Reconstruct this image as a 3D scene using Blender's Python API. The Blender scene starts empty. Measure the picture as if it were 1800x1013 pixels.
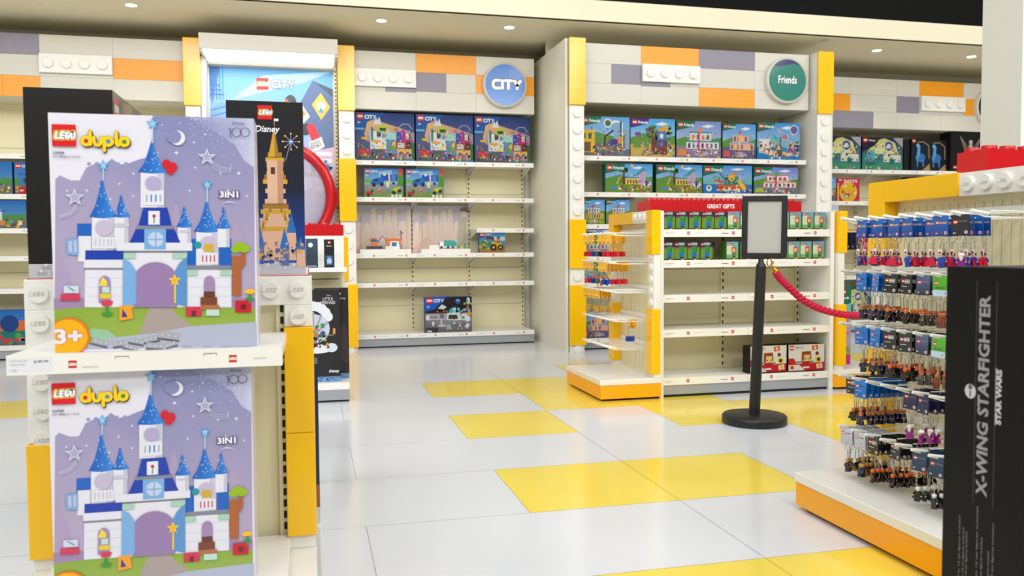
import bpy, bmesh, math, random
from mathutils import Vector, Matrix
PI = math.pi
C = bpy.context.scene.collection
S = bpy.context.scene

# ---------------------------------------------------------------- camera
cam = bpy.data.cameras.new('camera'); co = bpy.data.objects.new('camera', cam); C.objects.link(co)
FPX = 1462.436; PITCH = .04672934; ROLL = -.00635141; YAW = .23904648
cam.sensor_width = 36; cam.lens = 36 * FPX / 1800; cam.clip_start = .05; cam.clip_end = 60
fw = Vector((math.sin(YAW)*math.cos(PITCH), math.cos(YAW)*math.cos(PITCH), -math.sin(PITCH)))
rt = Vector((math.cos(YAW), -math.sin(YAW), 0)); up = rt.cross(fw)
r2 = math.cos(ROLL)*rt + math.sin(ROLL)*up; u2 = -math.sin(ROLL)*rt + math.cos(ROLL)*up
co.matrix_world = Matrix(((r2.x, u2.x, -fw.x, 0), (r2.y, u2.y, -fw.y, 0), (r2.z, u2.z, -fw.z, 1.0), (0, 0, 0, 1)))
cam.dof.use_dof = True; cam.dof.focus_distance = 3.6; cam.dof.aperture_fstop = 4.6
S.camera = co
S.view_settings.view_transform = 'Standard'; S.view_settings.look = 'None'
S.view_settings.gamma = 1; S.view_settings.use_curve_mapping = False
S.view_settings.exposure = 0.0
# ---------------------------------------------------------------- world + lights
W = bpy.data.worlds.new('store_ambient'); S.world = W; W.use_nodes = True
W.node_tree.nodes['Background'].inputs[0].default_value = (.9, .92, 1, 1)
W.node_tree.nodes['Background'].inputs[1].default_value = .02
def area(name, loc, sx, sy, e, col=(1, 1, 1), rot=(0, 0, 0)):
    l = bpy.data.lights.new(name, 'AREA'); l.shape = 'RECTANGLE'; l.size = sx; l.size_y = sy; l.energy = e; l.color = col
    o = bpy.data.objects.new(name, l); C.objects.link(o); o.location = loc; o.rotation_euler = rot
    return o
LX = (-4.2, -1.4, 1.4, 4.2, 7.0)
for ix, x in enumerate(LX):
    for iy, y in enumerate((-2.6, 0.2, 3.0, 5.8)):
        area('ceiling_luminaire_light', (x, y, 4.2), 1.5, 1.1, (56, 50, 38, 20)[iy], (.985, .99, 1), ((.9, .8, .5, .3)[iy], 0, 0))

# ---------------------------------------------------------------- colour + materials
def lin(c):
    return tuple((v/255/12.92 if v/255 <= .04045 else ((v/255+.055)/1.055)**2.4) for v in c[:3])
MATS = {}
def mat(name, rgb=(200, 200, 200), rough=.5, metal=0, spec=.5, emit=0, alpha=1, trans=0, attr=False, coat=0, bump=0, bscale=200, var=0):
    m = bpy.data.materials.new(name); m.use_nodes = True; nt = m.node_tree; b = nt.nodes['Principled BSDF']
    c = lin(rgb) + (1,)
    b.inputs['Base Color'].default_value = c; b.inputs['Roughness'].default_value = rough
    b.inputs['Metallic'].default_value = metal; b.inputs['Specular IOR Level'].default_value = spec
    b.inputs['Coat Weight'].default_value = coat; b.inputs['Coat Roughness'].default_value = .08
    if emit:
        b.inputs['Emission Color'].default_value = c; b.inputs['Emission Strength'].default_value = emit
    b.inputs['Alpha'].default_value = alpha; b.inputs['Transmission Weight'].default_value = trans
    if attr:
        a = nt.nodes.new('ShaderNodeVertexColor'); a.layer_name = 'col'
        nt.links.new(a.outputs['Color'], b.inputs['Base Color'])
        if emit: nt.links.new(a.outputs['Color'], b.inputs['Emission Color'])
    if bump or var:
        tc = nt.nodes.new('ShaderNodeTexCoord'); n = nt.nodes.new('ShaderNodeTexNoise'); n.inputs['Scale'].default_value = bscale
        nt.links.new(tc.outputs['Object'], n.inputs['Vector'])
        if bump:
            bp = nt.nodes.new('ShaderNodeBump'); bp.inputs['Strength'].default_value = bump; bp.inputs['Distance'].default_value = .002
            nt.links.new(n.outputs['Fac'], bp.inputs['Height']); nt.links.new(bp.outputs['Normal'], b.inputs['Normal'])
        if var:
            mx = nt.nodes.new('ShaderNodeMix'); mx.data_type = 'RGBA'; mx.blend_type = 'MULTIPLY'
            r = nt.nodes.new('ShaderNodeMapRange'); r.inputs[1].default_value = .35; r.inputs[2].default_value = .65
            r.inputs[3].default_value = 1-var; r.inputs[4].default_value = 1
            nt.links.new(n.outputs['Fac'], r.inputs[0])
            mx.inputs[0].default_value = 1; mx.inputs[6].default_value = c
            nt.links.new(r.outputs[0], mx.inputs[7]); nt.links.new(mx.outputs[2], b.inputs['Base Color'])
    MATS[name] = m
    return m
mat('print', attr=True, rough=.33, coat=.25)
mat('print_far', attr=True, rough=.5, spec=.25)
mat('emissive_print', attr=True, rough=.3, emit=.1)  # poster print with a faint emission of its own
mat('card_gloss', attr=True, rough=.22, coat=.4)
mat('floor_white', (228, 230, 232), .16, spec=.55, var=.035, bscale=1.2)
mat('floor_yellow', (251, 224, 84), .15, spec=.5, var=.05, bscale=2.5)
mat('floor_seam', (150, 150, 148), .6)
mat('white_plastic', (240, 238, 230), .32, var=.02, bscale=3)
mat('cream_panel', (238, 229, 188), .45, var=.03, bscale=2)
mat('white_metal', (240, 239, 233), .38)
mat('sign_white', (214, 211, 198), .4)
mat('brick_yellow', (255, 197, 0), .2, coat=.12)
mat('sign_orange', (247, 160, 14), .35)
mat('sign_grey', (140, 135, 150), .4)
mat('platform_orange', (255, 174, 8), .3)
mat('base_grey', (158, 161, 164), .4)
mat('kick_black', (18, 18, 18), .7)
mat('slot_dark', (70, 66, 52), .8)
mat('brick_red', (200, 12, 24), .24, coat=.1)
mat('wall_paint', (232, 228, 210), .7, bump=.06, bscale=90)
mat('pillar_paint', (222, 222, 212), .7, bump=.06, bscale=90)
mat('ceiling_paint', (238, 230, 200), .85, bump=.05, bscale=60)
mat('void_black', (6, 6, 6), .9)
mat('black_metal', (22, 22, 21), .42, bump=.05, bscale=400)
mat('black_card', (14, 13, 12), .5, spec=.2)
mat('panel_groove', (196, 188, 162), .6)
mat('grey_insert', (176, 176, 168), .5)
mat('gold', (226, 160, 40), .16, 1)
mat('chrome', (205, 203, 196), .2, 1)
mat('rope_red', (196, 20, 62), .85, bump=.6, bscale=500)
mat('lamp_glow', (255, 253, 246), .5, emit=1.5)
mat('downlight_glow', (255, 250, 238), .5, emit=9)
mat('off_lamp', (205, 198, 170), .5)
def glassy(name, tint, fac):
    m = bpy.data.materials.new(name); m.use_nodes = True; nt = m.node_tree; nt.nodes.clear()
    o = nt.nodes.new('ShaderNodeOutputMaterial'); mx = nt.nodes.new('ShaderNodeMixShader')
    t = nt.nodes.new('ShaderNodeBsdfTransparent'); g = nt.nodes.new('ShaderNodeBsdfPrincipled')
    g.inputs['Base Color'].default_value = lin(tint)+(1,); g.inputs['Roughness'].default_value = .08
    mx.inputs[0].default_value = fac
    nt.links.new(t.outputs[0], mx.inputs[1]); nt.links.new(g.outputs[0], mx.inputs[2]); nt.links.new(mx.outputs[0], o.inputs[0])
    MATS[name] = m
glassy('clear_acrylic', (245, 245, 250), .015)
glassy('frosted_dome', (205, 205, 225), .55)

# ---------------------------------------------------------------- mesh builder
class M:
    def __init__(s): s.v = []; s.f = []; s.m = []; s.c = []; s.sm = []
    def face(s, pts, m, cols=None, smooth=False):
        i = len(s.v); s.v += [tuple(p) for p in pts]; s.f.append(tuple(range(i, i+len(pts)))); s.m.append(m); s.sm.append(smooth)
        if cols is None: s.c.append(None)
        elif isinstance(cols[0], (tuple, list)): s.c.append([lin(c) for c in cols])
        else: s.c.append([lin(cols)]*len(pts))
        return s
    def mesh_faces(s, vs, fs, m, col=None, smooth=False):
        i = len(s.v); s.v += [tuple(p) for p in vs]
        lc = lin(col) if col else None
        for f in fs:
            s.f.append(tuple(i+k for k in f)); s.m.append(m); s.sm.append(smooth); s.c.append([lc]*len(f) if lc else None)
        return s
    def box(s, x0, x1, y0, y1, z0, z1, m, col=None, skip=''):
        if x0 > x1: x0, x1 = x1, x0
        if y0 > y1: y0, y1 = y1, y0
        if z0 > z1: z0, z1 = z1, z0
        v = [(x0,y0,z0),(x1,y0,z0),(x1,y1,z0),(x0,y1,z0),(x0,y0,z1),(x1,y0,z1),(x1,y1,z1),(x0,y1,z1)]
        return s.mesh_faces(v, [(0,3,2,1),(4,5,6,7),(0,1,5,4),(1,2,6,5),(2,3,7,6),(3,0,4,7)], m, col)
    def ring(s, p0, p1, r0, r1, m, col=None, n=16, caps=True, smooth=True):
        p0 = Vector(p0); p1 = Vector(p1); d = (p1-p0).normalized()
        a = d.orthogonal().normalized(); b = d.cross(a)
        v = []
        for p, r in ((p0, r0), (p1, r1)):
            for k in range(n):
                t = 2*PI*k/n; v.append(p + a*math.cos(t)*r + b*math.sin(t)*r)
        s.mesh_faces(v, [(k, (k+1) % n, n+(k+1) % n, n+k) for k in range(n)], m, col, smooth)
        if caps:
            s.mesh_faces(v[:n], [tuple(range(n-1, -1, -1))], m, col); s.mesh_faces(v[n:], [tuple(range(n))], m, col)
        return s
    def lathe(s, prof, c, m, col=None, n=24, axis='z', smooth=True):
        v = []
        for r, h in prof:
            for k in range(n):
                t = 2*PI*k/n; a, b = math.cos(t)*r, math.sin(t)*r
                v.append((c[0]+a, c[1]+b, c[2]+h) if axis == 'z' else ((c[0]+h, c[1]+a, c[2]+b) if axis == 'x' else (c[0]+b, c[1]+h, c[2]+a)))
        f = []
        for i in range(len(prof)-1):
            for k in range(n):
                f.append((i*n+k, i*n+(k+1) % n, (i+1)*n+(k+1) % n, (i+1)*n+k))
        return s.mesh_faces(v, f, m, col, smooth)
    def tube(s, pts, r, m, col=None, n=8, closed=False, caps=True):
        pts = [Vector(p) for p in pts]; N = len(pts); v = []; up_ = None
        for i, p in enumerate(pts):
            if closed: d = pts[(i+1) % N]-pts[i-1]
            else: d = pts[min(i+1, N-1)]-pts[max(i-1, 0)]
            d.normalize()
            if up_ is None: a = d.orthogonal().normalized()
            else:
                a = (up_ - d*up_.dot(d))
                a = a.normalized() if a.length > 1e-6 else d.orthogonal().normalized()
            up_ = a; b = d.cross(a)
            for k in range(n):
                t = 2*PI*k/n; v.append(p+a*math.cos(t)*r+b*math.sin(t)*r)
        f = []
        for i in range(N if closed else N-1):
            j = (i+1) % N
            for k in range(n): f.append((i*n+k, i*n+(k+1) % n, j*n+(k+1) % n, j*n+k))
        s.mesh_faces(v, f, m, col, True)
        if caps and not closed:
            s.mesh_faces(v[:n], [tuple(range(n-1, -1, -1))], m, col); s.mesh_faces(v[-n:], [tuple(range(n))], m, col)
        return s
    def build(s, name, parent=None, bevel=0, loc=None):
        me = bpy.data.meshes.new(name); me.from_pydata(s.v, [], s.f)
        slots = []
        for x in s.m:
            if x not in slots: slots.append(x); me.materials.append(MATS[x])
        me.polygons.foreach_set('material_index', [slots.index(x) for x in s.m])
        me.polygons.foreach_set('use_smooth', s.sm)
        if any(c for c in s.c):
            a = me.color_attributes.new('col', 'FLOAT_COLOR', 'CORNER'); buf = []
            for f, c in zip(s.f, s.c):
                for k in range(len(f)):
                    buf += list(c[k]) + [1] if c else [.8, .8, .8, 1]
            a.data.foreach_set('color', buf)
        me.update()
        o = bpy.data.objects.new(name, me); C.objects.link(o)
        if parent: o.parent = parent
        if loc: o.location = loc
        if bevel:
            w = bmesh.new(); w.from_mesh(me); bmesh.ops.remove_doubles(w, verts=w.verts, dist=1e-6); w.to_mesh(me); w.free()
            b = o.modifiers.new('bevel', 'BEVEL'); b.width = bevel; b.segments = 2; b.limit_method = 'ANGLE'; b.angle_limit = .9; b.harden_normals = False
        return o
def thing(name, label, cat, loc=(0, 0, 0), rz=0, group=None, rot=None):
    o = bpy.data.objects.new(name, None); C.objects.link(o); o.location = loc
    o.rotation_euler = rot if rot else (0, 0, rz); o.empty_display_size = .05
    o['label'] = label; o['category'] = cat
    if group: o['group'] = group
    return o
def tag(o, label, cat, group=None):
    o['label'] = label; o['category'] = cat
    if group: o['group'] = group
    return o
def struct(o): o['kind'] = 'structure'; return o
def dup(root, loc, rot=None, label=None, group=None):
    r = root.copy(); C.objects.link(r); r.location = loc
    if rot is not None: r.rotation_euler = rot
    if label: r['label'] = label
    if group: r['group'] = group
    for ch in root.children:
        c = ch.copy(); C.objects.link(c); c.parent = r
        for g in ch.children:
            d = g.copy(); C.objects.link(d); d.parent = c
    return r

# ---------------------------------------------------------------- flat printed art
TC = {}
def textm(s, bold=0.0, res=2):
    k = (s, bold)
    if k not in TC:
        cu = bpy.data.curves.new('t', 'FONT'); cu.body = s; cu.size = 1; cu.resolution_u = res; cu.fill_mode = 'FRONT'; cu.offset = bold
        o = bpy.data.objects.new('t', cu); C.objects.link(o); dg = bpy.context.evaluated_depsgraph_get(); dg.update()
        me = o.evaluated_get(dg).to_mesh()
        v = [(p.co.x, p.co.y) for p in me.vertices]; f = [tuple(p.vertices) for p in me.polygons]
        o.evaluated_get(dg).to_mesh_clear(); bpy.data.objects.remove(o); bpy.data.curves.remove(cu)
        x0 = min(p[0] for p in v); x1 = max(p[0] for p in v); y0 = min(p[1] for p in v); y1 = max(p[1] for p in v)
        TC[k] = ([(p[0]-x0, p[1]-y0) for p in v], f, x1-x0, y1-y0)
    return TC[k]
GL = {'L': [[(0, 1), (0, 0), (.75, 0)]], 'E': [[(.8, 1), (0, 1), (0, 0), (.8, 0)], [(0, .5), (.7, .5)]],
      'G': [[(.85, .82), (.62, 1), (.22, 1), (0, .75), (0, .25), (.22, 0), (.75, 0), (.82, .42), (.45, .42)]],
      'O': [[(.22, 1), (.62, 1), (.85, .75), (.85, .25), (.62, 0), (.22, 0), (0, .25), (0, .75), (.22, 1)]],
      'C': [[(.9, .95), (.3, .95), (0, .7), (0, .3), (.3, .05), (.9, .05)]], 'I': [[(0, .95), (0, .05)]],
      'T': [[(0, .95), (.9, .95)], [(.45, .95), (.45, .05)]], 'Y': [[(0, .95), (.4, .45), (.4, .05)], [(.4, .45), (.85, .95)]]}
def circ(cx, cy, r, n=14, ry=None, a0=0, a1=2*PI):
    e = 0 if abs(a1-a0-2*PI) < 1e-6 else 1
    return [(cx+r*math.cos(a0+(a1-a0)*k/(n-e)), cy+(ry or r)*math.sin(a0+(a1-a0)*k/(n-e))) for k in range(n)]
class Art:
    def __init__(s, w, h): s.w = w; s.h = h; s.o = []; s.L = 0
    def poly(s, pts, c): s.L += 1; s.o.append((s.L, pts, c)); return s
    def rect(s, x0, y0, x1, y1, c, c2=None):
        return s.poly([(x0, y0), (x1, y0), (x1, y1), (x0, y1)], [c, c, c2, c2] if c2 else c)
    def circle(s, x, y, r, c, n=14, ry=None): return s.poly(circ(x, y, r, n, ry), c)
    def same(s, polys, c):
        s.L += 1
        for p in polys: s.o.append((s.L, p, c))
        return s
    def text(s, x, y, hgt, t, c, bold=0.0, al='l', wmax=None, slant=0, rot=0):
        v, f, tw, th = textm(t, bold); k = hgt/th; kx = k
        if wmax: kx = wmax/tw
        ox = {'l': 0, 'c': -tw*kx/2, 'r': -tw*kx}[al]; cr, sr = math.cos(rot), math.sin(rot)
        P = []
        for a, b in v:
            px, py = ox+a*kx+slant*b*k, b*k; P.append((x+px*cr-py*sr, y+px*sr+py*cr))
        return s.same([[P[i] for i in q] for q in f], c)
    def stroke(s, lines, t, c):
        ps = []
        for ln in lines:
            for (a, b) in zip(ln[:-1], ln[1:]):
                d = Vector((b[0]-a[0], b[1]-a[1])); 
                if d.length < 1e-9: continue
                d.normalize(); n = Vector((-d.y, d.x))*t/2
                ps.append([(a[0]-n.x, a[1]-n.y), (b[0]-n.x, b[1]-n.y), (b[0]+n.x, b[1]+n.y), (a[0]+n.x, a[1]+n.y)])
        s.same(ps, c)
        if t > 0:
            s.same([circ(p[0], p[1], t/2, 8) for ln in lines for p in ln], c)
        return s
    def word(s, t, x, y, hgt, layers, slant=.2, sp=.42, aspect=1.0):
        ls = []; cx = 0
        for ch in t:
            mx = 0
            for ln in GL[ch]:
                ls.append([(x+(cx+a*aspect+slant*b)*hgt, y+b*hgt) for a, b in ln]); mx = max(mx, max(a for a, b in ln)*aspect)
            cx += mx+sp
        for th, c in layers: s.stroke(ls, th*hgt, c)
        return s
    def lego(s, x, y, z):
        s.rect(x, y, x+z, y+z, (216, 16, 32))
        s.word('LEGO', x+z*.13, y+z*.38, z*.26, [(.82, (250, 214, 40)), (.58, (20, 10, 10)), (.36, (252, 252, 252))], sp=.34, aspect=.62)
        return s
    def lego_far(s, x, y, z):
        s.rect(x, y, x+z, y+z, (216, 16, 32))
        s.rect(x+z*.08, y+z*.3, x+z*.95, y+z*.7, (246, 190, 50))
        s.word('LEGO', x+z*.13, y+z*.38, z*.24, [(.4, (252, 252, 252))], sp=.34, aspect=.62)
        return s
    def city(s, x, y, hgt, c=(250, 250, 250)):
        return s.word('CITY', x, y, hgt, [(.3, c)], slant=0, sp=.34, aspect=.85)
    def star(s, x, y, r, c, n=5, q=.42, a=PI/2):
        return s.poly([(x+r*(1 if k % 2 == 0 else q)*math.cos(a+PI*k/n), y+r*(1 if k % 2 == 0 else q)*math.sin(a+PI*k/n)) for k in range(2*n)], c)
    def cone(s, x, y, w, h, c, c2=None):
        c2 = c2 or c
        return s.poly([(x-w/2, y), (x-w*.3, y-h*.03), (x, y-h*.05), (x+w*.3, y-h*.03), (x+w/2, y), (x+w*.28, y+h*.3), (x+w*.1, y+h*.75), (x+w*.05, y+h), (x-w*.05, y+h), (x-w*.1, y+h*.75), (x-w*.28, y+h*.3)],
                      [c, c, c2, c2, c2, c2, c2, c2, c, c, c])
    def clutter(s, x0, y0, x1, y1, n, cols, seed, sz=.04):
        rr = random.Random(seed)
        for k in range(n):
            x = rr.uniform(x0, x1); y = rr.uniform(y0, y1); a = s.w*sz*rr.uniform(.4, 1.2); b = s.w*sz*rr.uniform(.4, 1.2); t = rr.random()
            c = rr.choice(cols)
            if t < .45: s.o.append((s.L+1+k % 4, [(x-a/2, y-b/2), (x+a/2, y-b/2), (x+a/2, y+b/2), (x-a/2, y+b/2)], c))
            elif t < .75: s.o.append((s.L+1+k % 4, circ(x, y, a/2, 7), c))
            else: s.o.append((s.L+1+k % 4, [(x-a*.6, y-b/2), (x+a*.6, y-b*.3), (x+a*.1, y+b*.6)], c))
        s.L += 4
        return s
    def fig(s, x, y, h, body, legs, head=(250, 210, 60), hair=(60, 40, 30)):
        s.rect(x-h*.17, y, x+h*.17, y+h*.34, legs); s.poly([(x-h*.24, y+h*.34), (x+h*.24, y+h*.34), (x+h*.17, y+h*.68), (x-h*.17, y+h*.68)], body)
        s.circle(x, y+h*.8, h*.16, head, 8); s.poly(circ(x, y+h*.85, h*.17, 8, None, 0, PI), hair)
        return s
    def stamp(s, m, o, U, V, N, mt='print', eps=3e-5, clip=True):
        o = Vector(o); U = Vector(U); V = Vector(V); N = Vector(N)
        for L, pts, c in s.o:
            P = []
            for a, b in pts:
                if clip: a = min(max(a, 0), s.w); b = min(max(b, 0), s.h)
                P.append(o+U*a+V*b+N*(L*eps+.0002))
            g_ = .86 if mt == 'print_far' else 1  # dimness of the far boxes is put into their print colours
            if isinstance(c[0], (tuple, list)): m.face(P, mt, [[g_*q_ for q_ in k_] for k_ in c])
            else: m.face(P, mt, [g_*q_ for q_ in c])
        return s
# ================================================================ setting
TX0, TY0, TW, TH = .79838, 6.1907, .61392, .63653
YEL = {(-2, 2): 0, (-1, 2): 0}
def yellow(i, j):           # row i from the back line, column j
    if i == -2: return False
    if i == -1: return 2 <= j <= 6
    if i == 0: return 0 <= j <= 4 or j <= -5
    if i == 1: return 1 <= j <= 2 or j in (6, 7)
    if i == 2: return j == 0 or 2 <= j <= 6
    if i == 3: return 3 <= j <= 5
    if i == 4: return 0 <= j <= 1
    if i == 6: return 0 <= j <= 3
    if i == 8: return -3 <= j <= 0 or 3 <= j <= 4
    if i == 9: return 1 <= j <= 2
    return False
fl = M(); g = .0009
for i in range(-6, 17):
    j = -13
    while j < 15:
        w = 1
        if not yellow(i, j) and not yellow(i, j+1) and (j+i) % 2 == 0 and j+1 != 1: w = 2
        x0 = TX0+j*TW; x1 = x0+w*TW; y1 = TY0-i*TH; y0 = y1-TH
        fl.mesh_faces([(x0+g, y0+g, 0), (x1-g, y0+g, 0), (x1-g, y1-g, 0), (x0+g, y1-g, 0)], [(0, 1, 2, 3)], 'floor_yellow' if yellow(i, j) else 'floor_white')
        j += w
fl.box(TX0-13*TW, TX0+15*TW, TY0-17*TH, TY0+6*TH, -.1, -.0012, 'floor_seam')
struct(fl.build('floor'))
YB = 9.05
w = M(); w.box(-7, 10, YB, YB+.15, 0, 3.42, 'wall_paint'); struct(w.build('wall_back'))
w = M(); w.box(2.425, 5.27, 8.36, 8.42, 0, 3.15, 'wall_paint'); struct(w.build('wall_recess'))
w = M(); w.box(-7.2, -7, -4.6, 9.2, 0, 4.6, 'wall_paint'); struct(w.build('wall_left'))
w = M(); w.box(9.9, 10.1, -4.6, 9.2, 0, 4.6, 'wall_paint'); struct(w.build('wall_right'))
w = M(); w.box(-7, 10, -4.6, -4.45, 0, 4.6, 'wall_paint'); struct(w.build('wall_front'))
c = M(); c.box(-7, 10, 7.56, YB, 3.15, 3.2, 'ceiling_paint'); struct(c.build('ceiling'))
t = M(); t.box(-7, 10, 7.54, 7.6, 3.15, 3.34, 'ceiling_paint'); struct(t.build('trim_1'))
c = M(); c.box(-7.2, 10.1, -4.6, 9.2, 4.6, 4.7, 'void_black'); c.box(-7, 10, 8.3, 8.4, 3.2, 4.6, 'void_black'); struct(c.build('ceiling_upper'))
w = M(); w.box(3.9, 4.42, 3.9, 4.19, 0, 4.6, 'pillar_paint'); struct(w.build('wall_pillar'))
# recessed downlights in the soffit
DL = [(-1.47, 7.95), (.70, 7.98), (1.93, 7.96), (6.09, 8.02), (7.35, 8.05)]
names = ['above the brick wall left of the lit poster', 'above the blue round sign bay, its left one', 'above the blue round sign', 'right of the green round sign', 'nearest the white pillar']
for (x, y), nm in zip(DL, names):
    r = thing('ceiling_downlight', 'glowing downlight in the soffit ' + nm, 'ceiling light', (x, y, 3.15), group='downlights in the soffit')
    a = M(); a.lathe([(.046, 0), (.06, -.003), (.063, 0), (.06, .002)], (0, 0, 0), 'white_metal', n=28); a.build('trim_ring', r)
    a = M(); a.lathe([(0, -.0015), (.046, -.0015)], (0, 0, 0), 'downlight_glow', n=28); a.build('diffuser', r)
    l = bpy.data.lights.new('downlight_beam', 'SPOT'); l.energy = 14; l.spot_size = 1.75; l.spot_blend = .9; l.color = (1, .93, .78); l.shadow_soft_size = .05
    lo = bpy.data.objects.new('downlight_beam', l); C.objects.link(lo); lo.location = (0, 0, -.02); lo.parent = r
r = thing('ceiling_downlight', 'unlit round downlight in the soffit above the orange column by the green sign', 'ceiling light', (5.25, 7.74, 3.15))
a = M(); a.lathe([(.046, 0), (.06, -.003), (.063, 0), (.06, .002)], (0, 0, 0), 'white_metal', n=28); a.build('trim_ring', r)
a = M(); a.lathe([(0, -.0015), (.046, -.0015)], (0, 0, 0), 'off_lamp', n=28); a.build('diffuser', r)

# ================================================================ toy-brick studs
def studs_y(m, pts, r, h, mt, n=24):          # studs facing -Y
    for x, y, z in pts:
        m.lathe([(r, 0), (r, -h*.85), (r*.95, -h)], (x, y, z), mt, n=n, axis='y'); m.face([(x+r*.95*math.cos(2*PI*k/n), y-h, z+r*.95*math.sin(2*PI*k/n)) for k in range(n)], mt)
def studs_x(m, pts, r, h, mt, n=24):          # studs facing -X
    for x, y, z in pts:
        m.lathe([(r, 0), (r, -h*.85), (r*.95, -h)], (x, y, z), mt, n=n, axis='x'); m.face([(x-h, y+r*.95*math.cos(2*PI*k/n), z+r*.95*math.sin(2*PI*k/n)) for k in range(n)], mt)
def studs_z(m, pts, r, h, mt, n=20):
    for x, y, z in pts:
        m.lathe([(r, 0), (r, h*.85), (r*.95, h)], (x, y, z), mt, n=n); m.face([(x+r*.95*math.cos(2*PI*k/n), y+r*.95*math.sin(2*PI*k/n), z+h) for k in range(n)], mt)
def emboss(m, x, y, z, s, mt, ax='y'):        # raised lettering on a stud
    A = Art(1, 1); A.word('LEGO', 0, 0, 1, [(.22, (240, 238, 230))], sp=.4, aspect=.75)
    wid = 4.3
    D = .0016
    for L, pts, c in A.o:
        for d0 in (0, D):
            if ax == 'y': Q = [(x+(a-wid/2)*s, y-d0, z+(b-.5)*s) for a, b in pts]
            else: Q = [(x-d0, y-(a-wid/2)*s, z+(b-.5)*s) for a, b in pts]
            if d0: m.face(Q, mt)
            Z = Q if d0 else Q
            if not d0: Q0 = Q
        for k in range(len(pts)): m.face([Q0[k-1], Q0[k], Q[k], Q[k-1]], mt)
def brick_column(x0, x1, yf, yb, spans, label, loc=None, bev=.004):
    r = thing('brick_column', label, 'column', ((x0+x1)/2, yf, 0), group='yellow and white brick columns')
    w2 = (x1-x0)/2; d = yb-yf
    for z0, z1, k in spans:
        m = M()
        if k == 'y':
            m.box(-w2-.004, w2+.004, -.03, .0, z0, z1, 'brick_yellow'); o = m.build('yellow_brick', r, bevel=bev); m = M(); m.box(-w2+.008, w2-.008, .0, d, z0, z1, 'white_plastic'); m.build('rear_post', o)
        else:
            m.box(-w2+.006, w2-.006, 0, d, z0, z1, 'white_plastic')
            n = max(1, round((z1-z0)/.158)); st = [(0, 0, z0+(i+.5)*(z1-z0)/n) for i in range(n)]
            studs_y(m, st, .042, .022, 'white_plastic'); m.build('white_brick', r)
    return r
SP = [(2.37, 3.0, 'y'), (1.28, 2.37, 'w'), (.81, 1.28, 'y'), (.65, .81, 'w'), (.07, .65, 'y'), (0.0, .07, 'w')]
brick_column(2.43, 2.585, 7.63, 8.36, SP, 'tall yellow and white brick column left of the green round sign, on the white side wall')
brick_column(5.095, 5.265, 7.63, 8.36, SP, 'tall brick column with orange-yellow top brick right of the green round sign')
SC = [(2.37, 3.0, 'y'), (1.9, 2.37, 'w'), (1.286, 1.9, 'y'), (.66, 1.286, 'w'), (.03, .66, 'y'), (0, .03, 'w')]
brick_column(.305, .463, 8.40, 9.0, SC, 'brick column between the lit poster and the blue round sign bay')
brick_column(-1.11, -.965, 8.40, 9.0, SC, 'brick column left of the lit poster')
# white end panel of the bay next to the deep niche
m = M(); m.box(2.40, 2.426, 7.66, 9.0, 0, 3.0, 'wall_paint'); struct(m.build('wall_niche_right'))
m = M(); m.box(5.27, 5.30, 7.66, 9.0, 0, 3.0, 'wall_paint'); struct(m.build('wall_bay_right'))

# ================================================================ wall bays
def strip_marks(A, w, h, seed):
    rr = random.Random(seed)
    for fx in (.27, .80):
        z = h*.42; A.rect(w*fx, h*.3, w*fx+z, h*.3+z, (200, 40, 55)); A.rect(w*fx+z*.15, h*.3+z*.35, w*fx+z*.85, h*.3+z*.6, (240, 200, 190))
    A.rect(w*.68, h*.42, w*.76, h*.52, (120, 118, 112)); A.rect(.02*w, h*.5, .12*w, h*.58, (190, 188, 182)); A.rect(.02*w, h*.34, .09*w, h*.4, (200, 198, 192))
    if rr.random() < .6: A.rect(w*.36, h*.5, w*.46, h*.56, (196, 194, 188))
def add_shelf(parent, x0, x1, yf, yb, z, th=.042, seed=0, brackets=True):
    m = M(); m.box(x0+.001, x1-.001, yf+.004, yb, z-.025, z, 'white_metal')
    m.box(x0+.001, x1-.001, yf+.004, yf+.02, z-th, z-.02, 'white_metal')
    if brackets:
        for x in (x0+.012, x1-.012):
            m.mesh_faces([(x-.003, yb, z-.11), (x-.003, yb, z-.025), (x-.003, yf+.1, z-.025), (x-.003, yf+.1, z-.04), (x+.003, yb, z-.11), (x+.003, yb, z-.025), (x+.003, yf+.1, z-.025), (x+.003, yf+.1, z-.04)],
                         [(0, 1, 2, 3), (7, 6, 5, 4), (0, 3, 7, 4), (3, 2, 6, 7)], 'white_metal')
    o = m.build('shelf', parent)
    s = M(); s.box(x0+.0015, x1-.0015, yf, yf+.004, z-th, z+.004, 'white_plastic')
    A = Art(x1-x0-.004, th+.004); strip_marks(A, A.w, A.h, seed); A.stamp(s, (x0+.002, yf, z-th), (1, 0, 0), (0, 0, 1), (0, -1, 0), eps=2e-5)
    s.build('price_strip', o)
    return o
def uprights(parent, xs, y, z0, z1):
    for x in xs:
        m = M(); m.box(x-.016, x+.016, y-.012, y, z0, z1, 'cream_panel')
        z = z0+.02
        while z < z1-.03:
            m.box(x-.006, x+.006, y-.0135, y-.011, z, z+.024, 'slot_dark'); z += .05
        m.build('slotted_upright', parent)
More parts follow.
